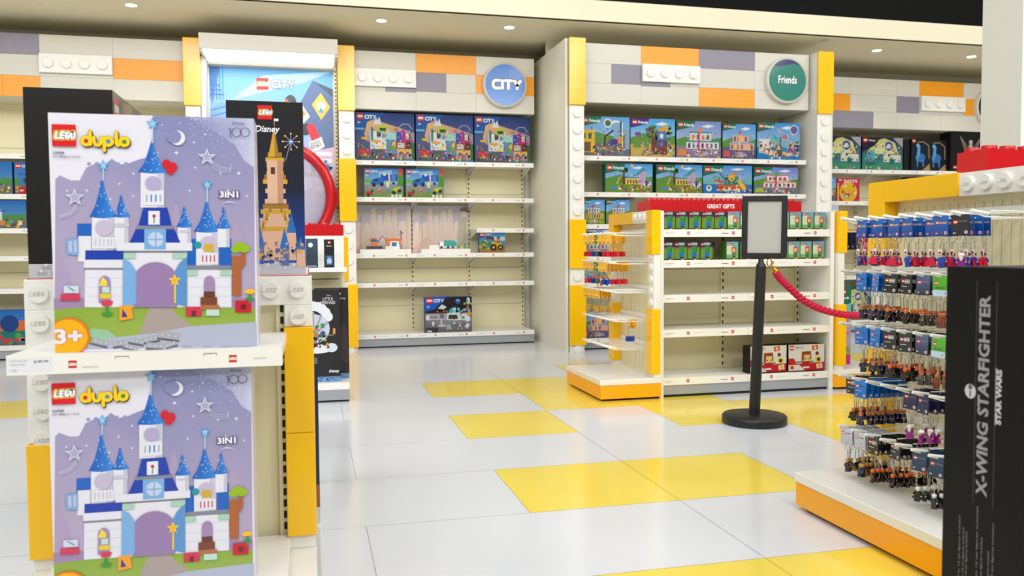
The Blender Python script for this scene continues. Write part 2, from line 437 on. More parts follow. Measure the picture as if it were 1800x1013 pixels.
def header(parent, X0, nmod, yf, yb, z0, z1, cells, stud_mod, name='header'):
    m = M(); m.box(X0, X0+nmod*.62, yf, yb, z0, z1, 'sign_white')
    h = (z1-z0)/3
    # panels: (module, start half, end half, row, material)
    occ = set()
    for (a, b, row, mt) in cells:
        m.box(X0+a*.31+.001, X0+b*.31-.001, yf-(.006 if row == int(row) else .009), yf, z0+row*h+.001, z0+(row+1)*h-.001, mt)
        for k in range(int(a), int(b)): occ.add((k, row))
    for row in range(3):
        for k in range(0, 2*nmod, 2):
            for q in ((k, k+2),):
                free = [z for z in range(q[0], q[1]) if (z, row) not in occ]
                if len(free) == 2: m.box(X0+q[0]*.31+.001, X0+q[1]*.31-.001, yf-.006, yf, z0+row*h+.001, z0+(row+1)*h-.001, 'sign_white')
                else:
                    for z in free: m.box(X0+z*.31+.001, X0+(z+1)*.31-.001, yf-.006, yf, z0+row*h+.001, z0+(row+1)*h-.001, 'sign_white')
    o = m.build(name, parent)
    if stud_mod is not None:
        s = M(); xa = X0+stud_mod*.62
        s.box(xa+.004, xa+.616, yf-.045, yf-.006, z0+h*1.16, z0+h*2.05, 'white_plastic')
        studs_y(s, [(xa+.31+(i-1.5)*.152, yf-.045, z0+h*1.6) for i in range(4)], .044, .022, 'white_plastic')
        s.build('stud_brick', o)
    return o
def wall_bay(name, label, X0, nmod, yf, ypan, tiers, shelves_skip=(), hz0=2.415, hz1=2.98, cells=(), stud_mod=None, sign_y=None, seed=0, hx=0):
    r = thing(name, label, 'shelving', (0, 0, 0), group='wall shelving bays')
    W_ = nmod*.62
    m = M(); m.box(X0, X0+W_, ypan, ypan+.02, .1, hz1, 'cream_panel')
    for z in (.40, .80, 1.2, 1.6, 2.0):
        m.box(X0, X0+W_, ypan-.001, ypan, z-.0015, z+.0015, 'slot_dark')
    m.build('back_panel', r)
    uprights(r, [X0+i*.62 for i in range(1, nmod)]+[X0+.02, X0+W_-.02], ypan, .13, hz0)
    for it, z in enumerate(tiers):
        for k in range(nmod):
            if (it, k) in shelves_skip: continue
            add_shelf(r, X0+k*.62, X0+(k+1)*.62, yf, ypan-.012, z, seed=seed+it*7+k)
    b = M(); b.box(X0, X0+W_, yf+.03, ypan, 0, .02, 'kick_black'); b.box(X0, X0+W_, yf+.015, ypan, .015, .10, 'base_grey'); b.build('base_plinth', r)
    o = header(r, X0+hx, nmod, sign_y, ypan, hz0, hz1, cells, stud_mod)
    if hx:
        m = M(); m.box(X0, X0+hx-.001, sign_y, ypan, hz0, hz1, 'sign_white'); m.build('header_end', r)
    return r
CT = (.135, .66, .96, 1.216, 1.53, 1.90)
O, G = 'sign_orange', 'sign_grey'
bay_c = wall_bay('shelving_bay', 'half-empty white wall shelving bay under the blue round sign', .463, 3, 8.53, 8.97, CT, {(3, 0), (3, 1)}, 2.41, 2.985,
                 [(2, 4, 2, O), (2, 3, 1, G), (1, 2, .93, G), (4, 6, 1, O)], 0, 8.5, seed=3)
TF = (.11, .66, .92, 1.235, 1.55, 1.905)
bay_f = wall_bay('shelving_bay', 'wall shelving bay full of bright boxes under the green round sign', 2.59, 4, 7.77, 8.33, TF, (), 2.42, 2.99,
                 [(2, 4, 2, O), (4, 6, 2, G), (1, 2, 1, G), (2, 3, .93, G), (4, 6, 0, O)], 1, 7.75, seed=11)
bay_r = wall_bay('shelving_bay', 'wall shelving bay with dark boxes on top, between orange column and white pillar', 5.30, 6, 8.53, 8.97, CT, {(3, 1), (2, 1)}, 2.38, 2.955,
                 [(1, 2, 1, O), (0, 3, 0, G), (4, 5, 1, G), (5, 7, 2, O), (7, 8, 1, O)], None, 8.5, seed=23, hx=.185)
bay_l = wall_bay('shelving_bay', 'wall shelving bay at the far left behind the black boxes', -4.22, 5, 8.53, 8.97, CT, (), 2.42, 2.99,
                 [(4, 6, 2, G), (5, 6, 0, O), (4, 5, 0, O), (8, 10, 1, O)], 3, 8.5, seed=31)
# stud brick of the right bay's header
s = M(); hh = .575/3; xa = 5.485+5*.31
s.box(xa+.004, xa+.616, 8.455, 8.494, 2.38+hh*1.16, 2.38+hh*2.05, 'white_plastic')
studs_y(s, [(xa+.31+(i-1.5)*.152, 8.455, 2.38+hh*1.6) for i in range(4)], .044, .022, 'white_plastic'); s.build('stud_brick', bay_r)
# round signs
def round_sign(parent, x, y, z, R, draw):
    m = M(); m.lathe([(R, 0), (R, -.05), (R*.985, -.058), (0, -.058)], (x, y, z), 'sign_white', n=56, axis='y')
    A = Art(2*R, 2*R); draw(A, R); A.stamp(m, (x-R, y-.058, z-R), (1, 0, 0), (0, 0, 1), (0, -1, 0), eps=4e-5); m.build('round_sign', parent)
def dc(A, R):
    A.circle(R, R, R*.9, (0, 110, 200), 48)
    A.word('CITY', R*.45, R*.82, R*.38, [(.5, (20, 40, 90)), (.34, (250, 250, 250))], slant=0, sp=.34, aspect=.85)
def df(A, R):
    A.circle(R, R, R*.9, (0, 122, 104), 48)
    A.poly([(R+R*.9*math.cos(t), R+R*.9*math.sin(t)) for t in [PI*(.24+.52*k/14) for k in range(15)]]+[(R*.55, R*1.55), (R*.75, R*1.62), (R*1.0, R*1.66), (R*1.3, R*1.72)], (40, 26, 96))
    A.text(R+R*.02, R*.83, R*.34, 'Friends', (30, 30, 60), .03, 'c', R*.92); A.text(R, R*.85, R*.34, 'Friends', (250, 250, 250), .02, 'c', R*.9)
def dw(A, R): A.circle(R, R, R*.9, (16, 26, 60), 48); A.text(R, R*.86, R*.3, 'Magic', (230, 220, 190), 0, 'c', R*.9)
round_sign(bay_c, 1.998, 8.494, 2.695, .232, dc)
round_sign(bay_f, 4.79, 7.744, 2.71, .235, df)
round_sign(bay_r, 8.02, 8.494, 2.67, .225, dw)

# ================================================================ poster bay
p = thing('poster_display', 'lit city poster under a glowing canopy between two brick columns', 'display', (0, 0, 0))
m = M(); m.box(-.965, .305, 8.70, 8.95, 0, 2.9, 'white_metal'); m.box(-.965, -.925, 8.42, 8.72, .1, 2.84, 'white_metal'); m.build('back_box', p)
A = Art(1.18, 1.62)
A.rect(0, 0, 1.18, 1.62, (214, 208, 232), (96, 176, 236))
A.poly([(.2, 1.3), (.9, 1.5), (1.18, 1.62), (.5, 1.55)], (176, 216, 244)); A.poly([(0, 1.0), (.5, 1.2), (.9, 1.2), (.4, .95)], (206, 226, 246))
A.poly([(0, .3), (.3, .3), (.34, .9), (.1, 1.2), (0, 1.25)], (150, 176, 214)); A.poly([(.02, 1.25), (.1, 1.62), (0, 1.62)], (60, 120, 190))
for k in range(6): A.rect(-.02+.0*k, 1.34+.045*k, .13-.02*k, 1.355+.045*k, (40, 110, 186))
for k in range(5): A.poly([(.03*k, 1.62), (.03*k+.008, 1.62), (.03*k+.008, 1.3), (.03*k, 1.3)], (40, 110, 186))
A.poly([(0, .9), (.16, 1.05), (.26, 1.24), (.1, 1.28), (0, 1.2)], (120, 170, 220))
for k in range(5): A.poly([(.01, 1.2-.06*k), (.24, 1.27-.06*k), (.24, 1.258-.06*k), (.01, 1.188-.06*k)], (60, 120, 190))
A.poly([(.06, 1.0), (.14, .96), (.18, 1.06), (.1, 1.1)], (190, 70, 100)); A.poly([(.24, 1.18), (.3, 1.16), (.32, 1.24), (.26, 1.26)], (240, 196, 110))
A.poly([(.34, 1.05), (.44, 1.12), (.44, 1.22), (.4, 1.2)], (110, 170, 220)); A.poly([(.5, 1.1), (.62, 1.28), (.6, 1.1)], (60, 120, 180)); A.poly([(.6, 1.1), (.62, 1.28), (.72, 1.1)], (230, 232, 240))
A.poly([(.82, 1.22), (.98, 1.52), (1.18, 1.44), (1.18, .7), (1.05, .85)], (88, 112, 158)); A.poly([(.98, 1.52), (1.18, 1.44), (1.18, 1.36)], (62, 82, 120))
A.poly([(.97, 1.28), (1.06, 1.4), (1.15, 1.26), (1.06, 1.13)], (246, 196, 70)); A.circle(1.06, 1.27, .045, (230, 240, 245)); A.poly([(1.03, 1.2), (1.09, 1.2), (1.06, 1.26)], (70, 160, 210))
A.circle(.765, 1.3, .055, (60, 66, 78), 14, .07); A.circle(.75, 1.22, .06, (235, 236, 240), 12, .08); A.poly([(.70, 1.30), (.74, 1.33), (.73, 1.27)], (240, 120, 50))
A.poly([(.82, 1.2), (.86, 1.3), (.95, 1.16), (.88, 1.08)], (246, 240, 230)); A.star(.88, 1.19, .035, (232, 160, 40), 8, .6)
A.circle(.90, 1.03, .06, (50, 46, 50), 16); A.poly([(.91, 1.06), (.98, 1.1), (1.06, .92), (.98, .88)], (216, 30, 50))
A.poly([(.93, .9), (1.06, .96), (1.09, .86), (.97, .8)], (246, 246, 246)); A.text(.955, .865, .028, 'SEASON', (30, 30, 36), .02, rot=.4, wmax=.1); A.text(.965, .825, .038, 'DOJO', (30, 30, 36), .03, rot=.4, wmax=.11)
A.poly([(.9, .8), (1.18, .86), (1.18, .3), (.9, .3)], (214, 190, 216))
for k in range(6): A.rect(1.0, .42+.07*k, 1.16, .46+.07*k, (244, 240, 244))
A.clutter(.88, .5, 1.16, .72, 40, [(240, 244, 250), (70, 130, 190), (190, 200, 220), (240, 150, 60)], 5, .05)
A.clutter(.0, .5, .3, 1.0, 40, [(240, 244, 250), (70, 130, 190), (150, 170, 210), (200, 120, 160)], 6, .05)
A.lego(.44, 1.41, .115); A.word('CITY', .59, 1.437, .066, [(.5, (60, 110, 170)), (.3, (252, 252, 252))], slant=0, sp=.34, aspect=.8)
m = M(); m.box(-.925, .275, 8.68, 8.70, 1.15, 2.83, 'white_metal'); A.stamp(m, (-.915, 8.68, 1.185), (1, 0, 0), (0, 0, 1), (0, -1, 0), mt='emissive_print', eps=5e-5); m.build('poster', p)
m = M(); m.box(-.94, .297, 8.10, 8.9, 2.845, 2.985, 'sign_white'); m.box(-.94, -.915, 8.12, 8.7, 2.825, 2.845, 'sign_white'); m.box(.27, .297, 8.12, 8.7, 2.825, 2.845, 'sign_white'); m.box(-.94, .297, 8.60, 8.7, 2.81, 2.845, 'sign_white'); m.build('canopy', p, bevel=.003)
m = M(); m.box(-.913, .268, 8.125, 8.6, 2.835, 2.846, 'lamp_glow'); m.build('light_panel', p)
m = M(); m.box(.277, .300, 8.58, 8.72, 1.0, 2.84, 'cream_panel')
z = 1.05
while z < 2.8: m.box(.283, .294, 8.578, 8.581, z, z+.02, 'slot_dark'); z += .04
m.build('slotted_upright', p)
area('canopy_lamp_light', (-.32, 8.36, 2.82), 1.15, .44, 2, (1, .98, .95))
m = M(); m.box(-.965, .305, 8.52, 8.7, 0, .95, 'white_metal'); m.build('plinth', p)
rg = thing('round_display_case', 'red ring display case with a clear dome in front of the lit poster', 'display case', (-.275, 8.5, 1.53))
m = M(); m.lathe([(.45, 0), (.455, -.07), (.545, -.07), (.55, 0), (.55, .08), (.45, .08), (.45, 0)], (0, 0, 0), 'brick_red', n=72, axis='y'); m.build('ring_frame', rg)
m = M(); m.box(.54, .595, -.03, .05, -.09, .07, 'brick_red'); m.build('mounting_tab', rg)
m = M(); m.lathe([(.452, -.03), (.42, -.12), (.3, -.2), (.12, -.235), (0, -.24)], (0, 0, 0), 'frosted_dome', n=48, axis='y'); m.build('dome', rg)
m = M(); m.box(-.12, .12, -.05, .05, -.55-.03, -.5, 'brick_red'); m.build('foot', rg)

# ================================================================ gondolas with a hook end
def gondola(name, label, ox, oy, L, hdr, text, right_end=False, tiers=(), nm=2, yn=5.075):
    g = thing(name, label, 'display', (ox, oy, 0), group='low shelving gondolas with brick ends')
    YF, YE, XP = yn+.045, 5.86, 2.255
    def B(x0, x1, y0, y1, z0, z1, mt, m): m.box(x0, x1, y0, y1, z0, z1, mt)
    XR = XP+L
    # side panels, back panel, deck
    m = M(); m.box(XP, XP+.028, YF-.005, YE, 0, 1.247, 'white_metal'); m.build('side_panel', g, bevel=.002)
    m = M(); m.box(XR-.03, XR, YF-.005, YE, 0, 1.247, 'white_metal'); m.build('side_panel', g, bevel=.002)
    m = M(); m.box(XP+.028, XR-.03, 5.50, 5.53, .1, 1.235, 'cream_panel')
    for z in (.45, .85): m.box(XP+.03, XR-.03, 5.4985, 5.5, z-.0015, z+.0015, 'slot_dark')
    m.build('back_panel', g)
    m = M(); m.box(XP+.028, XR-.03, 5.42, YE, 1.225, 1.245, 'white_metal'); m.build('top_deck', g)
    cx = XP+.028; wid = (L-.058)/nm
    uprights(g, [cx+.018]+[cx+wid*i for i in range(1, nm)]+[cx+wid*nm-.018], 5.498, .13, 1.22)
    for it, z in enumerate(tiers):
        for k in range(nm): add_shelf(g, cx+k*wid, cx+(k+1)*wid, YF+.005, 5.486, z, th=.046, seed=it*3+k, brackets=False)
    m = M(); m.box(cx, XR-.03, YF+.02, 5.8, 0, .02, 'kick_black'); m.box(cx, XR-.03, YF+.012, 5.8, .018, .09, 'base_grey'); m.box(cx, XR-.03, 5.535, YE-.02, .09, 1.2, 'white_metal'); m.build('base_plinth', g)
    def end(side):
        X = XP if side < 0 else XR
        sg = -1 if side < 0 else 1
        def bx(m, a, b, y0, y1, z0, z1, mt): m.box(X+sg*a, X+sg*b, y0, y1, z0, z1, mt)
        # platform
        m = M(); bx(m, -.0, .40, yn+.055, 5.79, 0, .018, 'kick_black'); bx(m, .0, .425, yn+.015, 5.82, .016, .105, 'platform_orange'); pl = m.build('platform', g, bevel=.003)
        m = M(); bx(m, .0, .43, yn+.01, 5.825, .106, .142, 'white_plastic'); m.build('platform_top', pl, bevel=.004)
        # peg panel
        m = M(); bx(m, .0, .012, yn+.065, 5.84, .142, 1.235, 'cream_panel')
        y = yn+.125
        while y < 5.78: bx(m, .012, .0135, y, y+.0015, .16, 1.15, 'panel_groove'); y += .0765/2
        m.build('peg_panel', g)
        # frame posts
        for (y0, y1) in ((yn, yn+.1), (5.79, 5.885)):
            ym = (y0+y1)/2
            m = M(); bx(m, .012, .075, y0, y1, .96, 1.25, 'brick_yellow'); m.build('yellow_brick', g, bevel=.003)
            m = M(); bx(m, .012, .058, y0+.008, y1-.004, .60, .96, 'white_plastic')
            if side < 0: studs_x(m, [(X-.058, ym, .64+.078*k) for k in range(5)], .024, .013, 'white_plastic')
            m.build('white_brick', g, bevel=0)
            m = M(); bx(m, .012, .075, y0, y1, .17, .60, 'brick_yellow'); m.build('yellow_brick', g, bevel=.003)
            m = M(); bx(m, .012, .058, y0+.008, y1-.004, .142, .17, 'white_plastic'); m.build('white_brick', g)
        # top beam: yellow far half, white studded near half
        ys = 5.42
        m = M(); bx(m, .012, .075, ys, 5.79, 1.17, 1.25, 'brick_yellow'); m.build('yellow_brick', g, bevel=.003)
        m = M(); bx(m, .012, .068, yn+.1, ys, 1.17, 1.248, 'white_plastic')
        if side < 0:
            st = [(X-.068, ys-.045-.0765*k, 1.209) for k in range(int((ys-yn-.11)/.0765))]
            studs_x(m, st, .026, .014, 'white_plastic')
            for q in st: emboss(m, q[0]-.014, q[1], q[2], .0082, 'white_plastic', 'x')
        m.build('white_brick', g)
        # rails
        for z in (1.118, .925, .735, .54, .35):
            m = M(); bx(m, .014, .022, yn+.115, 5.78, z-.012, z+.012, 'white_metal'); m.build('peg_rail', g)
    end(-1)
    if right_end: end(1)
    # header
    if hdr:
        x0, x1, y0, y1 = hdr
        m = M(); m.box(x0, x1, y0, y1, 1.246, 1.335, 'brick_red')
        n = int((x1-x0-.02)/.0765)
        m2 = [(x0+.045+.0765*i, y0+.042, 1.335) for i in range(n)]
        if y1-y0 > .12: m2 += [(a, b+.0765, c) for a, b, c in m2]
        studs_z(m, m2, .026, .017, 'brick_red')
        if text:
            A = Art(x1-x0, .09); A.text((x1-x0)*.455, .034, .030, text, (250, 246, 244), .03, 'c', .215); A.stamp(m, (x0, y0, 1.246), (1, 0, 0), (0, 0, 1), (0, -1, 0))
        m.build('header_brick', g)
    return g
IT = (.128, .45, .683, .916, 1.12)
isl = gondola('gift_gondola', 'white shelving gondola under a red header reading GREAT GIFTS, brick end with hooks', 0, 0, 1.31, (2.315, 3.50, 5.42, 5.66), 'GREAT GIFTS', True, IT)
RO = (-.035, -3.02)
rgt = gondola('keyring_gondola', 'low gondola at right foreground with hook wall of keyrings and orange platform', RO[0], RO[1], 1.31, (2.315, 3.50, 5.435, 5.575), None, False, (.128, .45, .683, .916), yn=4.90)
HZ = (1.10, .911, .718, .525, .337)
def hook_mesh():
    m = M(); m.tube([(0, 0, -.016), (-.20, 0, -.016), (-.275, 0, -.012), (-.315, 0, .0), (-.325, 0, .003)], .0026, 'white_metal', n=6)
    m.tube([(0, -.008, .0), (-.26, -.008, 0.004)], .002, 'white_metal', n=5)
    m.tube([(-.262, 0, -.004), (-.292, 0, .0), (-.322, 0, .005)], .0056, 'white_plastic', n=8)
    return m
hm = hook_mesh()
h0 = None
def hooks(parent, rows, js, ybase, xp=2.245):
    global h0
    for z in rows:
        for j in js:
            if h0 is None: h0 = hm.build('hook', parent); o = h0
            else:
                o = h0.copy(); C.objects.link(o); o.parent = parent
            o.location = (xp, ybase-.0765*j, z)
hooks(rgt, HZ, range(9), 5.69)
hooks(isl, HZ, range(8), 5.74)
def rebase(root, p):
    p = Vector(p); root.location = p
    for ch in root.children: ch.location = Vector(ch.location) - p
rebase(bay_c, (1.393, 8.53, 0)); rebase(bay_f, (3.83, 7.77, 0)); rebase(bay_r, (7.16, 8.53, 0)); rebase(bay_l, (-2.67, 8.53, 0)); rebase(p, (-.33, 8.45, 0))
# ================================================================ boxed sets
PN = [0]
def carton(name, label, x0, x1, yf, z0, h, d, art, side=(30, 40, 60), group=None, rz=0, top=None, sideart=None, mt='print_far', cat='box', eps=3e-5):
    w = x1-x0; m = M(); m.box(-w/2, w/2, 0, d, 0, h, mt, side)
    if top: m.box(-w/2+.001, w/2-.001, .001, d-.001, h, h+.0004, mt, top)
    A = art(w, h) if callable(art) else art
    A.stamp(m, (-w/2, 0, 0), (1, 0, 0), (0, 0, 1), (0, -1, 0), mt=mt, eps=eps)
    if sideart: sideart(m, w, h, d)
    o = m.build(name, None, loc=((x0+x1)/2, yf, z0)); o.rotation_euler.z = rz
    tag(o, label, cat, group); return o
def carton_copy(o, x0, x1, yf, z0, label, rz=0):
    c = o.copy(); C.objects.link(c); c.location = ((x0+x1)/2, yf, z0); c.rotation_euler.z = rz; c['label'] = label; return c
MIX = [(230, 60, 60), (250, 190, 40), (60, 150, 210), (240, 240, 240), (40, 60, 110), (90, 170, 80), (120, 80, 60), (240, 150, 60), (90, 90, 100), (200, 70, 140)]
def a_centre(w, h):
    A = Art(w, h); A.rect(0, 0, w, h, (86, 110, 150), (18, 52, 122)); A.poly([(0, h), (.5*w, h), (.3*w, .8*h), (0, .6*h)], (0, 84, 170))
    A.poly([(.15*w, .55*h), (.2*w, .8*h), (.3*w, .86*h), (.7*w, .72*h), (w, .6*h), (w, .4*h), (.2*w, .4*h)], [(236, 180, 110)]*2+[(206, 160, 130)]*2+[(150, 150, 180)]*3)
    A.rect(.0, .64*h, .15*w, .68*h, (110, 180, 210)); A.rect(0, 0, w, .22*h, (84, 92, 104)); A.poly([(.55*w, 0), (w, 0), (w, .08*h), (.75*w, .06*h)], (20, 150, 190))
    A.rect(0, .1*h, .22*w, .36*h, (62, 90, 130)); A.rect(.05*w, .1*h, .23*w, .25*h, (206, 40, 60)); A.rect(.93*w, .05*h, w, .4*h, (50, 110, 60))
    A.rect(.25*w, .25*h, .55*w, .62*h, (226, 232, 230)); A.rect(.26*w, .42*h, .30*w, .7*h, (60, 140, 130)); A.rect(.27*w, .38*h, .42*w, .43*h, (240, 160, 40)); A.rect(.36*w, .5*h, .43*w, .62*h, (60, 60, 70)); A.rect(.45*w, .48*h, .50*w, .58*h, (130, 140, 160))
    A.rect(.38*w, .60*h, .54*w, .74*h, (176, 206, 30)); A.rect(.41*w, .63*h, .52*w, .69*h, (60, 70, 60)); A.poly([(.31*w, .76*h), (.35*w, .92*h), (.37*w, .84*h), (.41*w, .92*h), (.44*w, .76*h)], (220, 224, 230))
    A.rect(.5*w, .42*h, .72*w, .6*h, (170, 214, 206)); A.rect(.5*w, .42*h, .72*w, .45*h, (40, 150, 180)); A.rect(.52*w, .15*h, .7*w, .42*h, (96, 140, 180)); A.rect(.62*w, .25*h, .7*w, .42*h, (230, 206, 120))
    A.rect(.69*w, .42*h, .78*w, .62*h, (40, 80, 180)); A.rect(.78*w, .42*h, .84*w, .66*h, (190, 30, 140)); A.rect(.84*w, .46*h, .93*w, .6*h, (50, 50, 60)); A.rect(.85*w, .47*h, .91*w, .59*h, (214, 220, 190)); A.rect(.79*w, .42*h, .98*w, .46*h, (200, 30, 140))
    A.rect(.68*w, .26*h, .86*w, .42*h, (150, 60, 40)); A.rect(.71*w, .28*h, .83*w, .39*h, (220, 220, 214))
    for k in range(4): A.rect((.72+.03*k)*w, .28*h, (.725+.03*k)*w, .39*h, (90, 50, 40))
    A.rect(.86*w, .26*h, .95*w, .42*h, (70, 50, 40)); A.rect(.7*w, .06*h, .95*w, .26*h, (232, 186, 96)); A.same([circ(.77*w, .12*h, .045*w, 12, .09*h), circ(.89*w, .12*h, .045*w, 12, .09*h)], (110, 60, 40)); A.same([circ(.77*w, .11*h, .03*w, 12, .07*h), circ(.89*w, .11*h, .03*w, 12, .07*h)], (150, 180, 200))
    A.rect(.66*w, .64*h, .72*w, .68*h, (200, 80, 50)); A.stroke([[(.73*w, .7*h), (.8*w, .78*h), (.9*w, .78*h), (.96*w, .68*h)]], .012*w, (190, 170, 190)); A.poly([(.10*w, .45*h), (.2*w, .43*h), (.2*w, .5*h), (.1*w, .49*h)], (236, 176, 30))
    A.poly([(.38*w, .25*h), (.5*w, .4*h), (.47*w, .25*h)], (240, 220, 80)); A.poly([(.55*w, .26*h), (.6*w, .33*h), (.68*w, .3*h), (.62*w, .22*h)], (90, 160, 60))
    A.clutter(.05*w, .05*h, .95*w, .2*h, 70, MIX, 3, .045); A.clutter(.25*w, .2*h, .97*w, .66*h, 110, MIX+[(90, 110, 120), (60, 70, 80), (190, 190, 180)], 4, .022); A.clutter(.03*w, .2*h, .25*w, .4*h, 16, [(70, 90, 110), (200, 150, 110), (150, 60, 60)], 14, .03)
    A.lego_far(.03*w, .855*h, .105*w); A.city(.165*w, .875*h, .055*w); A.text(.04*w, .77*h, .045*h, '8+', (250, 250, 250), .02); return A
def a_police(w, h):
    A = Art(w, h); A.rect(0, .4*h, w, h, (150, 206, 232), (20, 120, 206)); A.rect(0, 0, w, .45*h, (110, 160, 40), (150, 150, 150)); A.poly([(0, .42*h), (w, .5*h), (w, .34*h), (0, .3*h)], (150, 150, 156)); A.rect(0, .5*h, .2*w, .62*h, (120, 180, 60)); A.rect(.85*w, .4*h, w, .9*h, (70, 150, 60))
    A.poly([(.35*w, .9*h), (.7*w, .95*h), (.75*w, .6*h), (.4*w, .6*h)], (150, 190, 220))
    A.rect(.42*w, .58*h, .85*w, .8*h, (30, 80, 190)); A.rect(.62*w, .56*h, .66*w, .84*h, (230, 230, 235)); A.rect(.7*w, .6*h, .8*w, .78*h, (90, 130, 200)); A.poly([(.15*w, .45*h), (.2*w, .62*h), (.38*w, .7*h), (.5*w, .68*h), (.5*w, .45*h)], (30, 110, 200)); A.rect(.25*w, .56*h, .36*w, .64*h, (40, 50, 70)); A.circle(.25*w, .44*h, .05*w, (30, 30, 34)); A.circle(.45*w, .46*h, .05*w, (30, 30, 34)); A.circle(.75*w, .5*h, .035*w, (30, 30, 34))
    A.poly([(.7*w, .2*h), (.75*w, .32*h), (.9*w, .38*h), (.95*w, .24*h)], (196, 206, 40)); A.circle(.75*w, .18*h, .05*w, (40, 40, 40)); A.circle(.9*w, .24*h, .05*w, (40, 40, 40))
    A.poly([(.03*w, .1*h), (.06*w, .22*h), (.2*w, .22*h), (.22*w, .08*h)], (200, 40, 50)); A.circle(.1*w, .08*h, .04*w, (40, 40, 40)); A.circle(.36*w, .24*h, .05*w, (200, 60, 60)); A.fig(.6*w, .36*h, .26*h, (250, 240, 120), (230, 230, 230)); A.fig(.2*w, .18*h, .2*h, (60, 120, 60), (50, 60, 90)); A.circle(.52*w, .8*h, .04*w, (220, 226, 230))
    A.same([circ(x*w, .07*h, .04*w, 9) for x in (.72, .82, .92)], (240, 236, 220)); A.rect(.88*w, .86*h, w, h, (196, 60, 60)); A.circle(.93*w, .8*h, .04*w, (230, 80, 90)); A.clutter(.3*w, .1*h, .7*w, .3*h, 16, MIX, 8, .04)
    A.lego_far(.03*w, .83*h, .11*w); A.city(.17*w, .86*h, .05*w); A.text(.04*w, .72*h, .07*h, '6+', (250, 250, 250), .02); return A
def a_lunar(w, h):
    A = Art(w, h); A.rect(0, 0, w, h, (24, 20, 24), (18, 14, 16)); A.rect(0, 0, w, .56*h, (110, 108, 122), (130, 122, 122)); A.poly([(0, .3*h), (w, .42*h), (w, .3*h), (.4*w, .2*h)], (142, 138, 150))
    A.poly([(0, h), (.45*w, h), (.4*w, .88*h), (.28*w, .78*h), (.2*w, .66*h), (0, .6*h)], (0, 92, 206))
    A.circle(.7*w, .87*h, .055*w, (40, 90, 180), 18); A.poly(circ(.7*w, .88*h, .045*w, 10, None, 0, PI), (130, 180, 220))
    A.circle(.63*w, .58*h, .135*w, (10, 120, 130), 22, .14*h); A.circle(.63*w, .57*h, .12*w, (40, 190, 200), 20, .12*h); A.clutter(.55*w, .54*h, .72*w, .68*h, 18, [(10, 110, 120), (160, 230, 235), (240, 250, 250)], 3, .05)
    A.poly([(.45*w, .36*h), (.46*w, .55*h), (.74*w, .55*h), (.76*w, .34*h)], (236, 232, 240)); A.poly([(.49*w, .38*h), (.5*w, .5*h), (.68*w, .5*h), (.7*w, .38*h)], (66, 56, 40))
    A.rect(.04*w, .36*h, .3*w, .52*h, (214, 212, 220)); A.rect(.1*w, .39*h, .27*w, .49*h, (150, 146, 156)); A.circle(.05*w, .43*h, .035*w, (240, 240, 244), 14, .08*h); A.rect(.28*w, .36*h, .44*w, .52*h, (190, 188, 196)); A.circle(.36*w, .46*h, .05*w, (120, 116, 126)); A.rect(.33*w, .22*h, .36*w, .4*h, (220, 220, 226)); A.circle(.36*w, .2*h, .09*w, (206, 204, 214), 16, .035*h)
    A.poly([(.75*w, .36*h), (.77*w, .52*h), (.88*w, .54*h), (.94*w, .4*h), (.9*w, .32*h)], (226, 226, 232)); A.rect(.78*w, .39*h, .84*w, .45*h, (20, 150, 190)); A.circle(.91*w, .38*h, .055*w, (240, 240, 244), 16, .085*h)
    A.poly([(.27*w, .68*h), (.36*w, .8*h), (.46*w, .72*h), (.4*w, .66*h)], (230, 228, 232)); A.same([circ(x*w, .6*h, .02*w, 8) for x in (.26, .4, .46)], (230, 110, 30)); A.poly([(.87*w, .82*h), (.9*w, .97*h), (.93*w, .98*h), (.96*w, .92*h), (.95*w, .8*h)], (236, 240, 244)); A.rect(.88*w, .83*h, .92*w, .92*h, (10, 160, 160)); A.rect(.89*w, .68*h, .94*w, .8*h, (120, 110, 110)); A.same([circ(x*w, .8*h, .022*w, 8) for x in (.84, .98)], (240, 180, 60)); A.clutter(.78*w, .58*h, .98*w, .68*h, 20, [(150, 146, 156), (210, 208, 216), (90, 86, 96)], 6, .04); A.circle(.93*w, .52*h, .05*w, (246, 160, 20), 14, .05*h)
    A.fig(.17*w, .2*h, .16*h, (236, 236, 244), (220, 220, 230)); A.fig(.62*w, .24*h, .15*h, (120, 150, 220), (236, 236, 240)); A.fig(.74*w, .16*h, .16*h, (150, 130, 200), (220, 220, 230)); A.circle(.5*w, .16*h, .05*w, (150, 200, 190)); A.same([circ(x*w, .11*h, .018*w, 8) for x in (.46, .55, .7, .79)], (240, 170, 60)); A.poly([(.84*w, .16*h), (.89*w, .26*h), (.96*w, .22*h), (.9*w, .1*h)], (230, 228, 234))
    A.rect(.02*w, .01*h, .28*w, .15*h, (60, 58, 66)); A.rect(.05*w, .03*h, .14*w, .07*h, (225, 225, 230)); A.poly([(.04*w, .04*h), (.065*w, .09*h), (.09*w, .04*h)], (250, 250, 250))
    A.lego_far(.03*w, .82*h, .13*w); A.city(.19*w, .86*h, .06*w); A.text(.04*w, .7*h, .06*h, '7+', (250, 250, 250), .02); return A
